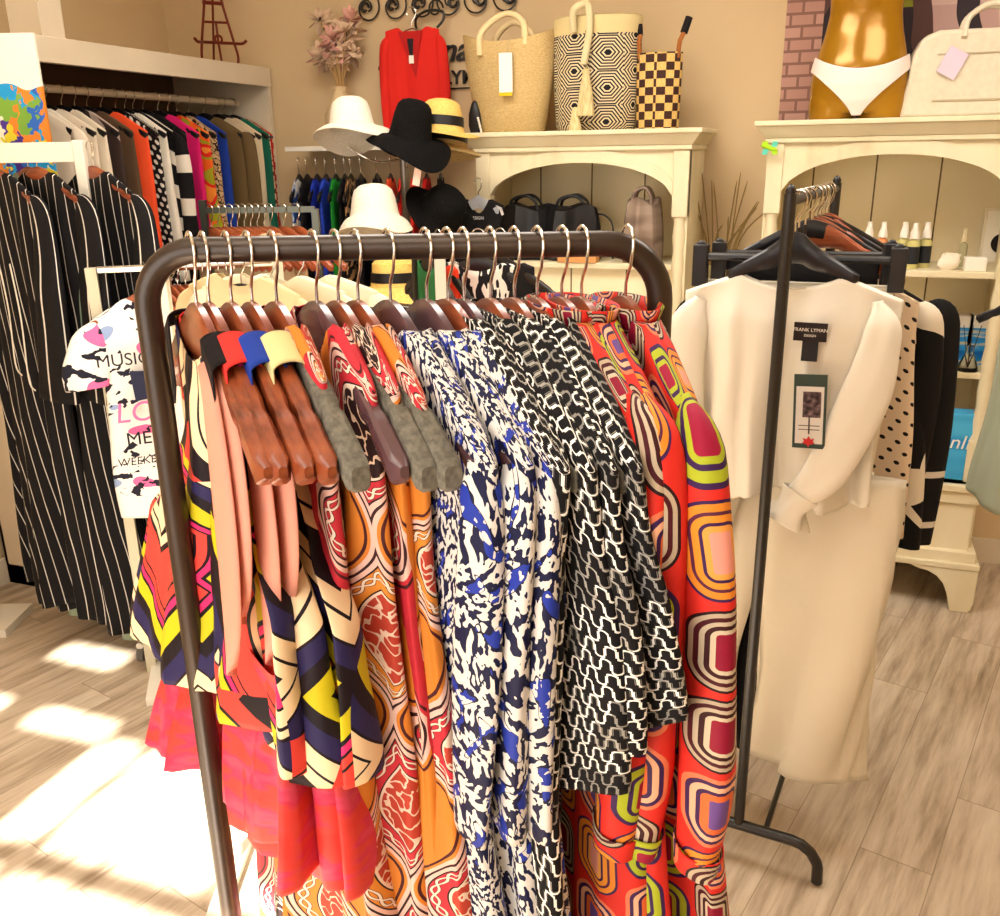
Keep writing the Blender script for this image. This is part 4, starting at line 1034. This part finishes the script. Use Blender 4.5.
MB().tube([(-.735, -.12, .06), (-.735, .12, .06)], .012, 8).tube([(0, -.12, .06), (0, .12, .06)], .012, 8).build('base_frame', M_whitem, t)
for x in (-.735, 0):
    for y in (-.11, .11): MB().lathe([(0, -.012), (.024, -.010), (.026, 0), (.024, .010), (0, .012)], n=16, fn=lambda p, r, a, x=x, y=y: Vector((p.z+x, p.x+y, p.y+.027))).build('caster', plain('6E6A64'), t)
def rackpt(dx): return Vector((pt_.x+cos(YAW)*dx, pt_.y+sin(YAW)*dx, ztp-.02))
for i, (dx, rz, m, lab, hl, L, Wb, nm) in enumerate([
    (.03, -14, M_str, 'black dress with thin white stripes behind the white rack post', 'reddish hanger of the striped dress behind the white rack post', 1.46, .22, 'striped_dress'),
    (-.13, -12, M_str, 'long black dress with thin white stripes, in front on the far left rack', 'reddish hanger of the long front striped dress on the far left rack', 1.50, .27, 'striped_dress'),
    (-.27, -14, M_str, 'black striped dress with trailing white tie cords, at the left photo edge', 'reddish hanger of the striped dress at the left photo edge', 1.46, .25, 'striped_dress'),
    (-.20, -14, plaincloth('8E9C84'), 'sage green long dress showing below the striped dresses at far left', 'reddish hanger of the sage green dress on the far left rack', 1.53, .30, 'sage_dress')]):
    p = rackpt(dx)
    p = p+FW*(.0, .0, .03, .09)[i]
    hanger(p, R(rz), hl, 'wood')
    o = thing(nm, lab, 'dress', p, R(rz))
    cloth_tube('body', m, o, W=((0, .17), (.2, .18), (.5, .19), (1, Wb)), T=((0, .01), (.2, .02), (1, .05)), L=L, fa=.025, fk=6, seed=300+i, nk=.06, dip=.02, us=1.3, hem=.012)
    limb('sleeve', m, o, [(.15, 0, -.13), (.20, 0, -.20), (.21, -.02, -.45), (.20, -.03, -.72)], [(.03, .012), (.05, .02), (.06, .03), (.08, .04)], seed=i)
    if i in (1, 2):
        M_cord = plaincloth('E4DCCB')
        for k, (x, z) in enumerate(((.05, -.62), (.11, -.66))):
            MB().tube(spline([(x-.02, -.055, -.32), (x, -.062, (z-.3)/2), (x-.01, -.066, z), (x+.015, -.066, z-.035)], 5), .0022, 6).build('tie_cord', M_cord, o)
# colourful parrot-like poster panel behind the white rack
def f_post():
    x, y, z = obj3(); n = S.nt.nodes.new('ShaderNodeTexVoronoi'); put(n.inputs['Vector'], comb(x*22+noise(comb(x*26, z*26, 0.0), 1, 2)*2.2, z*12+noise(comb(x*26, z*26, 5.0), 1, 2)*2.0, 1.0)); n.inputs['Scale'].default_value = 1.3
    sp = S.nt.nodes.new('ShaderNodeSeparateColor'); S.nt.links.new(n.outputs['Color'], sp.inputs[0])
    c = ramp(S(sp.outputs[0]), [(0, '1E9AD6'), (.22, 'E8862A'), (.36, '4A2E8C'), (.5, 'D8C828'), (.64, 'E6E0C8'), (.76, '2A66C0'), (.88, '7AA83A')])
    edge = z+noise(comb(x*7, 0.0, 4.0), 1, 1)*.16
    return mix(edge > .33, c, 'F4EDDF')
q1 = P(27, 33, 2.92); t = tag(MB().box((-.30, 0, 0), (.64, .012, .80)).build('poster', mat('tropical_print', f_post, .45), smooth=False), 'bright tropical print panel on white behind the far left rack', 'poster')
t.location = (q1.x, q1.y, q1.z-.40); t.rotation_euler = (0, 0, YAW)
t = tag(MB().b2((-.52, .01, 0), (-.48, .04, q1.z-.05)).b2((-.62, -.08, 0), (-.38, .12, .03)).build('poster_stand', M_whitem, smooth=False), 'white upright stand behind the tropical print panel', 'stand'); t.location = (q1.x, q1.y, 0); t.rotation_euler = (0, 0, YAW)

# --- T-shirt rack with dense brown hangers
DT = 2.6
ta = P(98, 272, DT); tb_ = P(240, 262, DT+.10); zt = (ta.z+tb_.z)/2
tl = (tb_.xy-ta.xy).length; ang = math.atan2(tb_.y-ta.y, tb_.x-ta.x)
t = thing('clothes_rack', 'low white and chrome rack with many brown hangers, between striped dresses and front rack', 'clothes rack', (ta.x, ta.y, 0), ang)
MB().b2((-.035, .0, .0), (-.005, .03, zt+.005)).build('post', plain('C9C2A8', .4), t, smooth=False)
MB().b2((tl+.09, -.015, .0), (tl+.12, .015, zt+.005)).build('post', plain('C9C2A8', .4), t, smooth=False)
MB().tube([(0, 0, zt), (tl+.11, 0, zt)], .011, 10).build('rail', M_chrome, t)
for x in (0, tl+.105): MB().b2((x-.02, -.2, 0), (x+.02, .2, .025)).build('foot', M_whitem, t, smooth=False)
def tp_(f, o=0): return Vector((ta.x+cos(ang)*f-sin(ang)*o, ta.y+sin(ang)*f+cos(ang)*o, zt))
for i in range(12):
    hanger(tp_(.12+.022*i), ang-R(62), 'brown wooden hanger packed on the low rack behind the front rack\'s left post', 'wood', 'packed brown hangers on the low rack')
# T-shirt facing us
M_tee = cloth('graphic_tee', lambda: (lambda u, v: mix((noise(comb(u*30, v*34, 2.0), 1, 2) > .57)*(noise(comb(u*7, v*7, 12.0), 1, 0) > .45), mix(noise(comb(u*7, v*8, 7.0), 1, 1) > .66, mix(noise(comb(u*8, v*12, 9.0), 1, 0) > .70, 'EFEAE4', 'E86AA0'), '8EA4CC'), '20202E'))(*uvs()))
tr = ang+R(8); tq = tp_(.145)
hanger(tq, tr, 'reddish hanger inside the white graphic T-shirt', 'wood')
o = thing('graphic_tee', 'white T-shirt with black and pink lettering print beside the striped dresses', 'T-shirt', tq, tr)
o.scale = (1.12, 1.15, 1.12)
_, tpt = cloth_tube('body', M_tee, o, W=((0, .165), (.3, .155), (1, .165)), T=((0, .012), (.2, .03), (1, .035)), L=.66, fa=.006, fk=4, seed=2, nk=.07, dip=.03, Wt=.17)
for sx in (-1, 1): limb('sleeve', M_tee, o, [(sx*.14, 0, -.125), (sx*.175, -.005, -.18), (sx*.19, -.01, -.25), (sx*.188, -.012, -.29)], [(.035, .014), (.05, .028), (.052, .03), (.052, .03)], seed=3)
M_pink = plain('EE6FA4', .8); M_ink = plain('1C1A26', .8)
for (s, m, sz, x, z, sh) in (('LOVE', M_pink, .075, -.05, -.36, .15), ('ME', M_ink, .05, -.09, -.43, 0), ('O', M_ink, .07, -.02, -.44, 0), ('MUSIC', M_ink, .045, -.10, -.22, 0), ('WEEKEND', M_ink, .03, -.08, -.49, .1), ('LIVE', M_pink, .05, .02, -.60, .1)):
    text(s, m, o, sz, Matrix.Translation((x, -.048, z)) @ FR, .0004, shear=sh, name='print_lettering')
MB().prism([(-.09, -.25), (-.02, -.255), (-.01, -.32), (-.085, -.33)], -.0475, -.046).build('print_block', plain('2A2C44'), o, smooth=False)
MB().prism([(.0, -.56), (.08, -.57), (.08, -.63), (.0, -.63)], -.0475, -.046).build('print_block', plain('2A2C44'), o, smooth=False)
clipq = tp_(.19)
hanger(clipq, tr-R(3), 'reddish hanger of the black trousers below the graphic T-shirt', 'wood')
simple_garment('black_trousers', 'long black trousers hanging below the white graphic T-shirt', 'trousers', clipq, tr-R(3), M_blk, ((0, .12), (1, .17)), 1.17, T=.035, Wt=.12, seed=44)
# --- chrome rack with stacked hook rail and cream garments
DR = 2.95
ra_ = P(203, 207, DR); rb_ = P(312, 212, DR-.02); zr_ = (ra_.z+rb_.z)/2; ang2 = math.atan2(rb_.y-ra_.y, rb_.x-ra_.x); l2 = (rb_.xy-ra_.xy).length
t = thing('clothes_rack', 'dull chrome rack with a row of silver hooks in front of the wardrobe', 'clothes rack', (ra_.x, ra_.y, 0), ang2)
for x in (0, l2+.01): MB().b2((x-.010, -.010, 0), (x+.010, .010, zr_+(.03 if x == 0 else -.0))).build('post', M_dkch, t, smooth=False)
MB().b2((0, -.006, zr_-.010), (l2+.01, .006, zr_+.008)).build('rail', M_dkch, t, smooth=False)
for x in (0, l2+.01): MB().b2((x-.02, -.22, 0), (x+.02, .22, .02)).build('foot', M_chrome, t, smooth=False)
def rp(f): return Vector((ra_.x+cos(ang2)*f, ra_.y+sin(ang2)*f, zr_))
creams = [(.02, 'tan blouse'), (.075, 'beige pleated top'), (.12, 'cream cotton top'), (.17, 'ivory linen blouse'), (.225, 'pale yellow tunic')]
for i in range(14):
    if i in (3, 6, 8, 10, 12): continue
    hanger(rp(.02+i*.021), ang2-R(35), 'brown wooden hanger below the chrome hook rail in front of the wardrobe', 'wood', 'brown hangers on the chrome rack')
for i, (f, d) in enumerate([(.083, 'beige pleated blouse'), (.146, 'sand coloured top'), (.188, 'tan speckled top')]):
    hanger(rp(f), ang2-R(32), 'brown hanger of the %s on the chrome rack' % d, 'wood')
    simple_garment('jersey_top', '%s on the chrome rack in front of the wardrobe' % d, 'top', rp(f), ang2-R(32), plaincloth(['D9C49C', 'CDB08A', 'B89878'][i]), ((0, .18), (1, .2)), .6, T=.025, Wt=.19, seed=i+60)
# cream jackets seen through the front rack, on their own low rack
DC = 1.75
ca = P(160, 262, DC); cb = P(440, 262, DC); zc = P(330, 244, DC).z-.02; ang3 = YAW; l3 = (cb.xy-ca.xy).length
t = thing('clothes_rack', 'plain white low rack carrying cream jackets, directly behind the front rack rail', 'clothes rack', (ca.x, ca.y, 0), ang3)
for x in (0, l3): MB().b2((x-.01, -.01, 0), (x+.01, .01, zc)).build('post', M_whitem, t, smooth=False)
MB().tube([(0, 0, zc), (l3, 0, zc)], .009, 8).build('rail', M_whitem, t)
for x in (0, l3): MB().b2((x-.02, -.2, 0), (x+.02, .2, .02)).build('foot', M_whitem, t, smooth=False)
for i, (px, c, d, rr) in enumerate([(238, 'DCC79A', 'tan shouldered jacket', -50), (268, 'EDE3C4', 'cream jacket', -35), (296, 'EFE7CB', 'ivory jacket left of the straw hat', -30)]):
    p = P(px, 250, DC); p.z = zc
    a = ang3+R(rr+15)
    hanger(p, a, 'hanger inside the %s behind the front rack' % d, 'black')
    simple_garment('cream_jacket', '%s seen through the front rack between hanger hooks' % d, 'jacket', p, a, plaincloth(c), ((0, .16), (1, .17)), .62, T=.04, Wt=.165, seed=i+80, sleeves=.5, sw=.03, fn=lambda x: -.02-.36*abs(x)**1.1-.002)

# ------------------------------------------------------------------ wall shelf, rail and clothes on the back wall
s0, s1 = A(296, 146, 1, 3.62), A(466, 150, 1, 3.62)
zsh = 1.622
t = thing('wall_shelf', 'white wall shelf with clothes rail left of the middle hutch', 'shelf', (0, YB, 0))
MB().b2((s0.x-.02, -.24, zsh-.014), (s1.x-.02, -.001, zsh+.006)).build('board', M_whitem, t, smooth=False, bevel=.002)
MB().tube([(s0.x, -.19, zsh-.055), (s1.x-.02, -.19, zsh-.055)], .012, 10).build('rail', M_whitem, t)
for x in (s0.x+.06, s1.x-.25):
    MB().prism([(0, 0), (.0, 0.012), (.2, .012), (.2, 0)], -.01, .01).build('bracket', M_whitem, t, smooth=False)
    b = t.children[-1]; b.location = (x, -.001, zsh-.03); b.rotation_euler = (0, 0, -pi/2)
ws = [(298, cloth('blue_white_print', cellpat([(0, 'E6E0D8'), (.35, '2A4A8C'), (.7, 'B8C4DC')], 26)), 'blue and white print skirt'), (306, plaincloth('151214'), 'black skirt'), (316, plaincloth('1E34A8'), 'royal blue top'), (325, plaincloth('2844C0'), 'bright blue skirt'), (335, plaincloth('1E8A2E'), 'green top'),
      (344, plaincloth('18141A'), 'black blouse'), (350, cloth('orange_black_print', blotch([(0, '1A1416'), (.5, 'B88A5E')], 26)), 'black and tan print skirt'), (360, plaincloth('17141A'), 'plain black top'), (376, plaincloth('18141A'), 'black jersey skirt'), (390, plaincloth('E8502A'), 'orange blouse'),
      (402, plaincloth('D82A22'), 'red blouse'), (414, plaincloth('E03226'), 'bright red top'), (426, plaincloth('C8241E'), 'deep red skirt'), (440, plaincloth('161214'), 'black top beside the black floppy hat')]
for i, (px, m, d) in enumerate(ws):
    p = A(px, 160, 1, YB-.19); loc = (p.x, YB-.19, zsh-.055)
    hanger(loc, R(-72), 'black hanger of the %s below the wall shelf' % d, 'black')
    simple_garment('hanging_garment', '%s hanging on the rail under the wall shelf' % d, 'garment', loc, R(-72), m, ((0, .15), (.3, .16), (1, .18)), .50+.05*(i % 3), T=.018, Wt=.16, seed=i+500, NX=32, NS=16, fa=.006)
# pampas vase
q = A(342, 146, 1, 3.68); t = thing('dried_flower_vase', 'beige vase with dried pampas and pink blooms on the wall shelf', 'vase', (q.x+.02, 3.66, zsh+.006)); t.scale = (1.25, 1.25, 1.15)
MB().lathe([(0, 0), (.045, 0), (.058, .05), (.056, .11), (.035, .16), (.020, .19), (.026, .205), (.018, .205), (.012, .17)], n=28).build('vase', plain('D8BE92'), t)
rnd = random.Random(3); M_pam = plain('D9B99A', .95); M_blm = plain('D8A090', .9)
for i in range(22):
    a = rnd.uniform(0, 2*pi); r = rnd.uniform(.015, .075); z = rnd.uniform(.30, .46); m = MB()
    tip = Vector((r*cos(a), r*sin(a)*.5, z))
    m.tube(spline([(0, 0, .15), (tip.x*.3, tip.y*.3, .24), tip], 4), .0022, 5).build('stem', plain('B8935E'), t)
    m = MB()
    for k in range(14):
        d = Vector((rnd.gauss(0, 1), rnd.gauss(0, .7), rnd.gauss(.35, .8))).normalized(); L = rnd.uniform(.035, .065)
        sd_ = d.orthogonal().normalized()*.013; b = tip-Vector((0, 0, .02))
        m.add([b, b+d*L*.5+sd_, b+d*L, b+d*L*.5-sd_], [(0, 1, 2, 3)])
    m.build('plume' if i % 3 else 'bloom', M_pam if i % 3 else M_blm, t, solid=.0015)
# red cardigan on the scroll hook
q = A(413, 55, 1, 3.70); zk = A(413, 22, 1, 3.74).z
cl = (q.x, 3.70, zk+.03)
t = thing('red_cardigan', 'bright red wrap cardigan hanging on the back wall above the hats', 'cardigan', cl, R(6))
def zr(x): return -.055-.42*max(0, abs(x)-.015)**1.3
cloth_tube('body', plaincloth('E02A22'), t, W=((0, .115), (.15, .12), (1, .125)), T=((0, .01), (.2, .022), (1, .026)), L=.46, Wt=.11, fa=.005, fk=6, seed=9, nk=.055, dip=.02, fn=zr)
MB().prism([(-.050, -.072), (.050, -.072), (.038, -.13), (.020, -.25), (-.014, -.17)], -.030, -.024).build('neck_facing', plain('B81E1A'), t)
MB().prism([(-.012, -.10), (.014, -.10), (.010, -.165), (-.004, -.165)], -.033, -.030).build('neck_label', plain('2A2024'), t)
MB().box((.004, -.034, -.178), (.020, .003, .030)).build('size_tag', M_paper, t)
for sx in (-1, 1): limb('sleeve', plaincloth('E02A22'), t, [(sx*.09, 0, -.09), (sx*.118, 0, -.13), (sx*.124, 0, -.3), (sx*.118, 0, -.46)], [(.02, .010), (.028, .018), (.028, .018), (.024, .016)], n=16)
h = thing('clothes_hanger', 'pale wire hanger of the red wall cardigan', 'hanger', cl, R(6)); hook_mb(.0022, .02).build('hook', M_chrome, h); MB().tube([(-.12, 0, -.105), (-.06, 0, -.075), (0, 0, -.058), (.06, 0, -.075), (.12, 0, -.105)], .003, 8).build('wire', M_chrome, h)
# black scroll ironwork and lettering on the back wall
sc0 = A(435, 3, 1, YB-.02); t = thing('scroll_ironwork', 'black wrought iron scroll wall decoration above the red cardigan', 'wall decoration', (sc0.x, YB-.02, sc0.z))
sw_ = MB(); k = .0040
def spiral(cx_, cz_, r0, turns, dr, a0, sg=1): return [(cx_+(r0*(1-i/30*dr))*cos(a0+sg*turns*2*pi*i/30), 0, cz_+(r0*(1-i/30*dr))*sin(a0+sg*turns*2*pi*i/30)) for i in range(31)]
for i, x in enumerate((-.31, -.185, -.065, .065, .185, .31)):
    sg = 1 if x > 0 else -1
    sw_.tube(spiral(x, .0, .062, 1.35, .8, pi/2+(.6*sg), sg), k, 6)
    sw_.tube(spiral(x+.012*sg, .0, .022, .9, .6, 0, -sg), .007, 6)
sw_.tube([(-.36, 0, .085), (.36, 0, .085)], .005, 6)
sw_.tube(spiral(0, -.02, .035, 1.0, .5, 0), k, 6)
sw_.build('scrolls', M_blackmetal, t)
hk_ = MB().tube(spline([(-.085, 0, -.10), (-.075, -.03, -.06), (-.02, -.05, -.035), (.05, -.05, -.04), (.055, -.05, -.07), (.03, -.06, -.10)], 6), .0055, 8).tube([(-.02, 0, -.03), (-.02, -.05, -.035)], .005, 8)
hk_.build('hook_arm', M_blackmetal, t)
lq = A(464, 50, 1, YB-.012); t = thing('wall_lettering', 'black script and capital lettering on the back wall, partly behind the red cardigan', 'sign', (lq.x, YB-.012, lq.z))
text('na', M_blackmetal, t, .13, Matrix.Translation((-.045, 0, .0)) @ FR, .004, shear=.35, name='script_lettering', bold=.002)
text('J', M_blackmetal, t, .13, Matrix.Translation((-.36, 0, .01)) @ FR, .004, shear=.35, name='script_lettering', bold=.002)
text('LYM', M_blackmetal, t, .075, Matrix.Translation((-.025, 0, -.105)) @ FR, .003, name='capital_lettering', bold=.0012)
MB().box((-.03, 0, -.145), (.13, .005, .006)).build('underline', M_blackmetal, t)
# small black pearl ornament beside the straw bag
q = A(472, 128, 1, 3.44); t = thing('bead_pouch', 'small black pouch edged with white beads beside the straw bucket bag', 'pouch', (q.x+.005, 3.46, HM_))
MB().lathe([(0, 0), (.018, 0), (.026, .03), (.025, .07), (.012, .11), (0, .12)], n=18, fn=lambda p, r, a: Vector((p.x, p.y*.5, p.z))).build('pouch', M_blkb, t)
mb = MB()
for i in range(7): mb.lathe([(0, -.005), (.004, -.003), (.005, 0), (.004, .003), (0, .005)], (.018+.002*i, -.014, .055-.008*i), 8)
mb.build('beads', M_cap, t)

# ------------------------------------------------------------------ hat stand
DH = 3.40
hb = P(404, 165, DH); t = thing('hat_stand', 'grey steel hat stand with hats on side arms, before the wall shelf', 'hat stand', (hb.x, hb.y, 0), YAW)
MB().tube([(0, 0, .03), (0, 0, 1.63)], .015, 14).build('pole', mat('grey_steel', '8E8880', .35, .7), t)
MB().lathe([(0, 0), (.18, 0), (.18, .012), (.03, .03), (0, .03)], n=32).build('base', mat('grey_steel_base', '8E8880', .35, .7), t)
MB().lathe([(.0155, 1.30), (.020, 1.30), (.020, 1.335), (.0155, 1.335)], n=16).build('collar', M_black, t)
Mar = M_chrome
def arm(dx, dz, dy=-.04):
    MB().tube(spline([(0, 0, dz-.04), (dx*.5, dy*.6, dz-.05), (dx, dy, dz)], 5), .004, 8).build('arm', Mar, t)
def hat(px, py, D, R_, hc, rc, m, label, tilt=(0, 0), wave=.02, band=None, droop=.03, flare=.85, bell=0, tagc=None, elong=1.0, fold=0, D2=0):
    p = P(px, py, D); h = thing('hat', label, 'hat', p, 0, None, (tilt[0], tilt[1], YAW))
    def fn(q, r, a):
        if r > rc*1.02:
            k = (r-rc)/(R_-rc); q = q+Vector((0, 0, wave*k*sin(2*a+.6)+wave*.4*k*sin(3*a)-droop*k*k))
        return Vector((q.x*elong, q.y, q.z))
    pr = [(0, hc), (rc*.5, hc*.995), (rc*.75, hc*.95), (rc*flare, hc*.82), (rc*.94, hc*.5), (rc, .02), (rc*1.03, .004)]+[(rc+(R_-rc)*i/8, 0) for i in range(1, 9)]
    if bell: pr[:7] = [(0, hc), (rc*.35, hc*.985), (rc*.62, hc*.93), (rc*.80, hc*.82), (rc*.91, hc*.58), (rc*.98, hc*.25), (rc*1.04, .004)]
    o = MB().lathe(pr, n=48, fn=fn).build('hat_body', m, h, fix=False)
    o.modifiers.new('solid', 'SOLIDIFY').thickness = .003
    # lathe cap face of the rim is dropped by shaping it as a sweat-band ring instead
    if band: MB().lathe([(rc*1.02, .018), (rc*.99, .05), (rc*.97, .05), (rc*.99, .018)], n=40, fn=lambda q, r, a: Vector((q.x*elong, q.y, q.z))).build('band', band, h)
    if tagc: MB().box((R_*.35, -R_*.75, -.05-droop), (.024, .003, .065)).build('hanging_tag', tagc, h)
    return h
_old = MB.lathe
def hatcap_fix():
    for o in [o for o in bpy.data.objects if o.name.startswith('hat_body')]:
        me = o.data; bm = bmesh.new(); bm.from_mesh(me)
        big = [f for f in bm.faces if len(f.verts) > 8 and max(v.co.z for v in f.verts) < .06]
        bmesh.ops.delete(bm, geom=big, context='FACES_ONLY'); bmesh.ops.remove_doubles(bm, verts=bm.verts, dist=1e-5); bmesh.ops.recalc_face_normals(bm, faces=bm.faces); bm.to_mesh(me); bm.free()
M_pinkt = plain('F2CDBE', .7)
hat(352, 128, 3.30, .135, .10, .075, M_whitehat, 'white wide-brim hat with dark lining and chin cord on the stand\'s upper left', (R(-14), R(-4)), .02, None, .035, .9, M_pinkt)
hat(410, 138, 3.25, .145, .125, .070, M_blackhat, 'black floppy straw hat with pierced crown, front and top of the hat stand', (R(6), R(12)), .03, None, .05, .85, bell=1, tagc=M_pinkt)
hat(441, 132, 3.38, .135, .11, .078, M_strawy, 'yellow straw fedora with black ribbon at the upper right of the hat stand', (R(-4), R(4)), .008, M_blkb, .012, .9, M_paper)
hat(446, 148, 3.44, .13, .06, .075, M_straw, 'tan straw hat with dark band just below the yellow fedora', (R(-10), R(6)), .006, M_blkb, .02)
hat(375, 218, 3.15, .125, .11, .080, M_whitehat, 'ivory bucket hat in the middle of the hat stand, left side', (R(-16), R(-3)), .015, None, .055, .88, bell=1)
hat(441, 212, 3.30, .135, .09, .080, M_blackhat, 'black floppy felt hat tilted against the stand beside the tank top', (R(30), R(38)), .02, None, .02, .9, bell=1)
hat(395, 287, 3.05, .145, .095, .078, M_strawy, 'yellow straw panama with black ribbon, lowest hat, seen under the front rail', (R(-2), R(0)), .012, M_blkb, .03, .92)
hatcap_fix()
for dx, dz in ((-.19, 1.615), (.02, 1.60), (.12, 1.62), (-.10, 1.30), (.13, 1.36), (-.03, 1.22)): arm(dx, dz)
# tank top on a hanger hooked at the middle hutch corner
q = A(478, 182, 1, 3.28); loc = (q.x, 3.28, q.z)
hk = thing('clothes_hanger', 'pale grey plastic hanger of the black tank top on the middle hutch', 'hanger', loc, 0)
hook_mb(.002, .014).build('hook', M_chrome, hk); body_mb(.085, .004, .02, lambda x: -.045-.55*abs(x)).build('hanger_arms', plain('A9ABB0', .4), hk)
t = thing('tank_top', 'black athletic tank top with white shoulder flashes hanging before the middle hutch', 'tank top', loc, 0)
cloth_tube('body', M_blk, t, W=((0, .10), (.2, .085), (.4, .10), (1, .10)), T=((0, .008), (1, .02)), L=.42, Wt=.105, fa=.005, fk=5, seed=6, nk=.045, dip=.05, fn=lambda x: -.045-.45*abs(x), NX=56, NS=30)
for sx in (-1, 1): MB().prism([(sx*.075, -.082), (sx*.098, -.090), (sx*.106, -.115), (sx*.098, -.118), (sx*.090, -.098)], -.020, -.016).build('shoulder_flash', plain('C9C4C0'), t)
text('DESIGN', plain('D8D4D0'), t, .016, Matrix.Translation((.0, -.021, -.128)) @ FR, .0003)
# black/white printed garment and red/green sliver seen under the rail at 430-500
DP = 2.3
pc = P(470, 236, DP)
t = thing('clothes_rack', 'slim black rack of printed tops glimpsed below the front rail', 'clothes rack', (pc.x, pc.y, 0), YAW)
MB().tube([(-.14, 0, pc.z), (.10, 0, pc.z)], .007, 8).build('rail', M_blackmetal, t)
for x in (-.14, .10): MB().tube([(x, 0, .02), (x, 0, pc.z)], .007, 8).build('post', M_blackmetal, t)
for x in (-.14, .10): MB().box((x, 0, .01), (.03, .35, .02)).build('base', M_blackmetal, t)
for px, m, d, rr in ((438, plaincloth('E03A1E'), 'orange red top', -60), (428, plaincloth('2A6A3A'), 'dark green top', -66), (478, cloth('bw_letters', blotch([(0, 'E6E0D6'), (.5, '18161A')], 42, (1.6, .5))), 'black and white streaky print top', -18), (500, M_blk, 'black plain top', -35)):
    p = P(px, 236, DP); p.z = pc.z; a = YAW+R(rr)
    hanger(p, a, 'black hanger of the %s glimpsed below the front rail' % d, 'black')
    simple_garment('jersey_top', '%s glimpsed below the front rail before the middle hutch' % d, 'top', p, a, m, ((0, .10), (1, .13)), .55, T=.02, Wt=.10, seed=12, fn=lambda x: -.05-.3*abs(x))

# sage green garment at the right edge on its own wall-side rack
p = P(1058, 262, 2.25)
t = thing('clothes_rack', 'chrome rack at the right photo edge carrying the sage green dress', 'clothes rack', (p.x, p.y, 0), YAW)
MB().tube([(-.02, 0, p.z), (.5, 0, p.z)], .009, 8).build('rail', M_chrome, t)
MB().tube([(.5, 0, .02), (.5, 0, p.z)], .012, 8).build('post', M_chrome, t); MB().box((.5, 0, .01), (.04, .4, .02)).build('base', M_chrome, t)
hanger(p+Vector((.03, 0, 0)), YAW-R(35), 'hanger of the sage green dress at the right photo edge', 'black')
simple_garment('sage_dress', 'pale sage green draped dress at the right photo edge', 'dress', p+Vector((.03, 0, 0)), YAW-R(35), plaincloth('A9B09A'), ((0, .12), (.3, .13), (1, .15)), .66, T=.05, Wt=.11, seed=21, fa=.02, tilt=-.25, NX=64, NS=40)
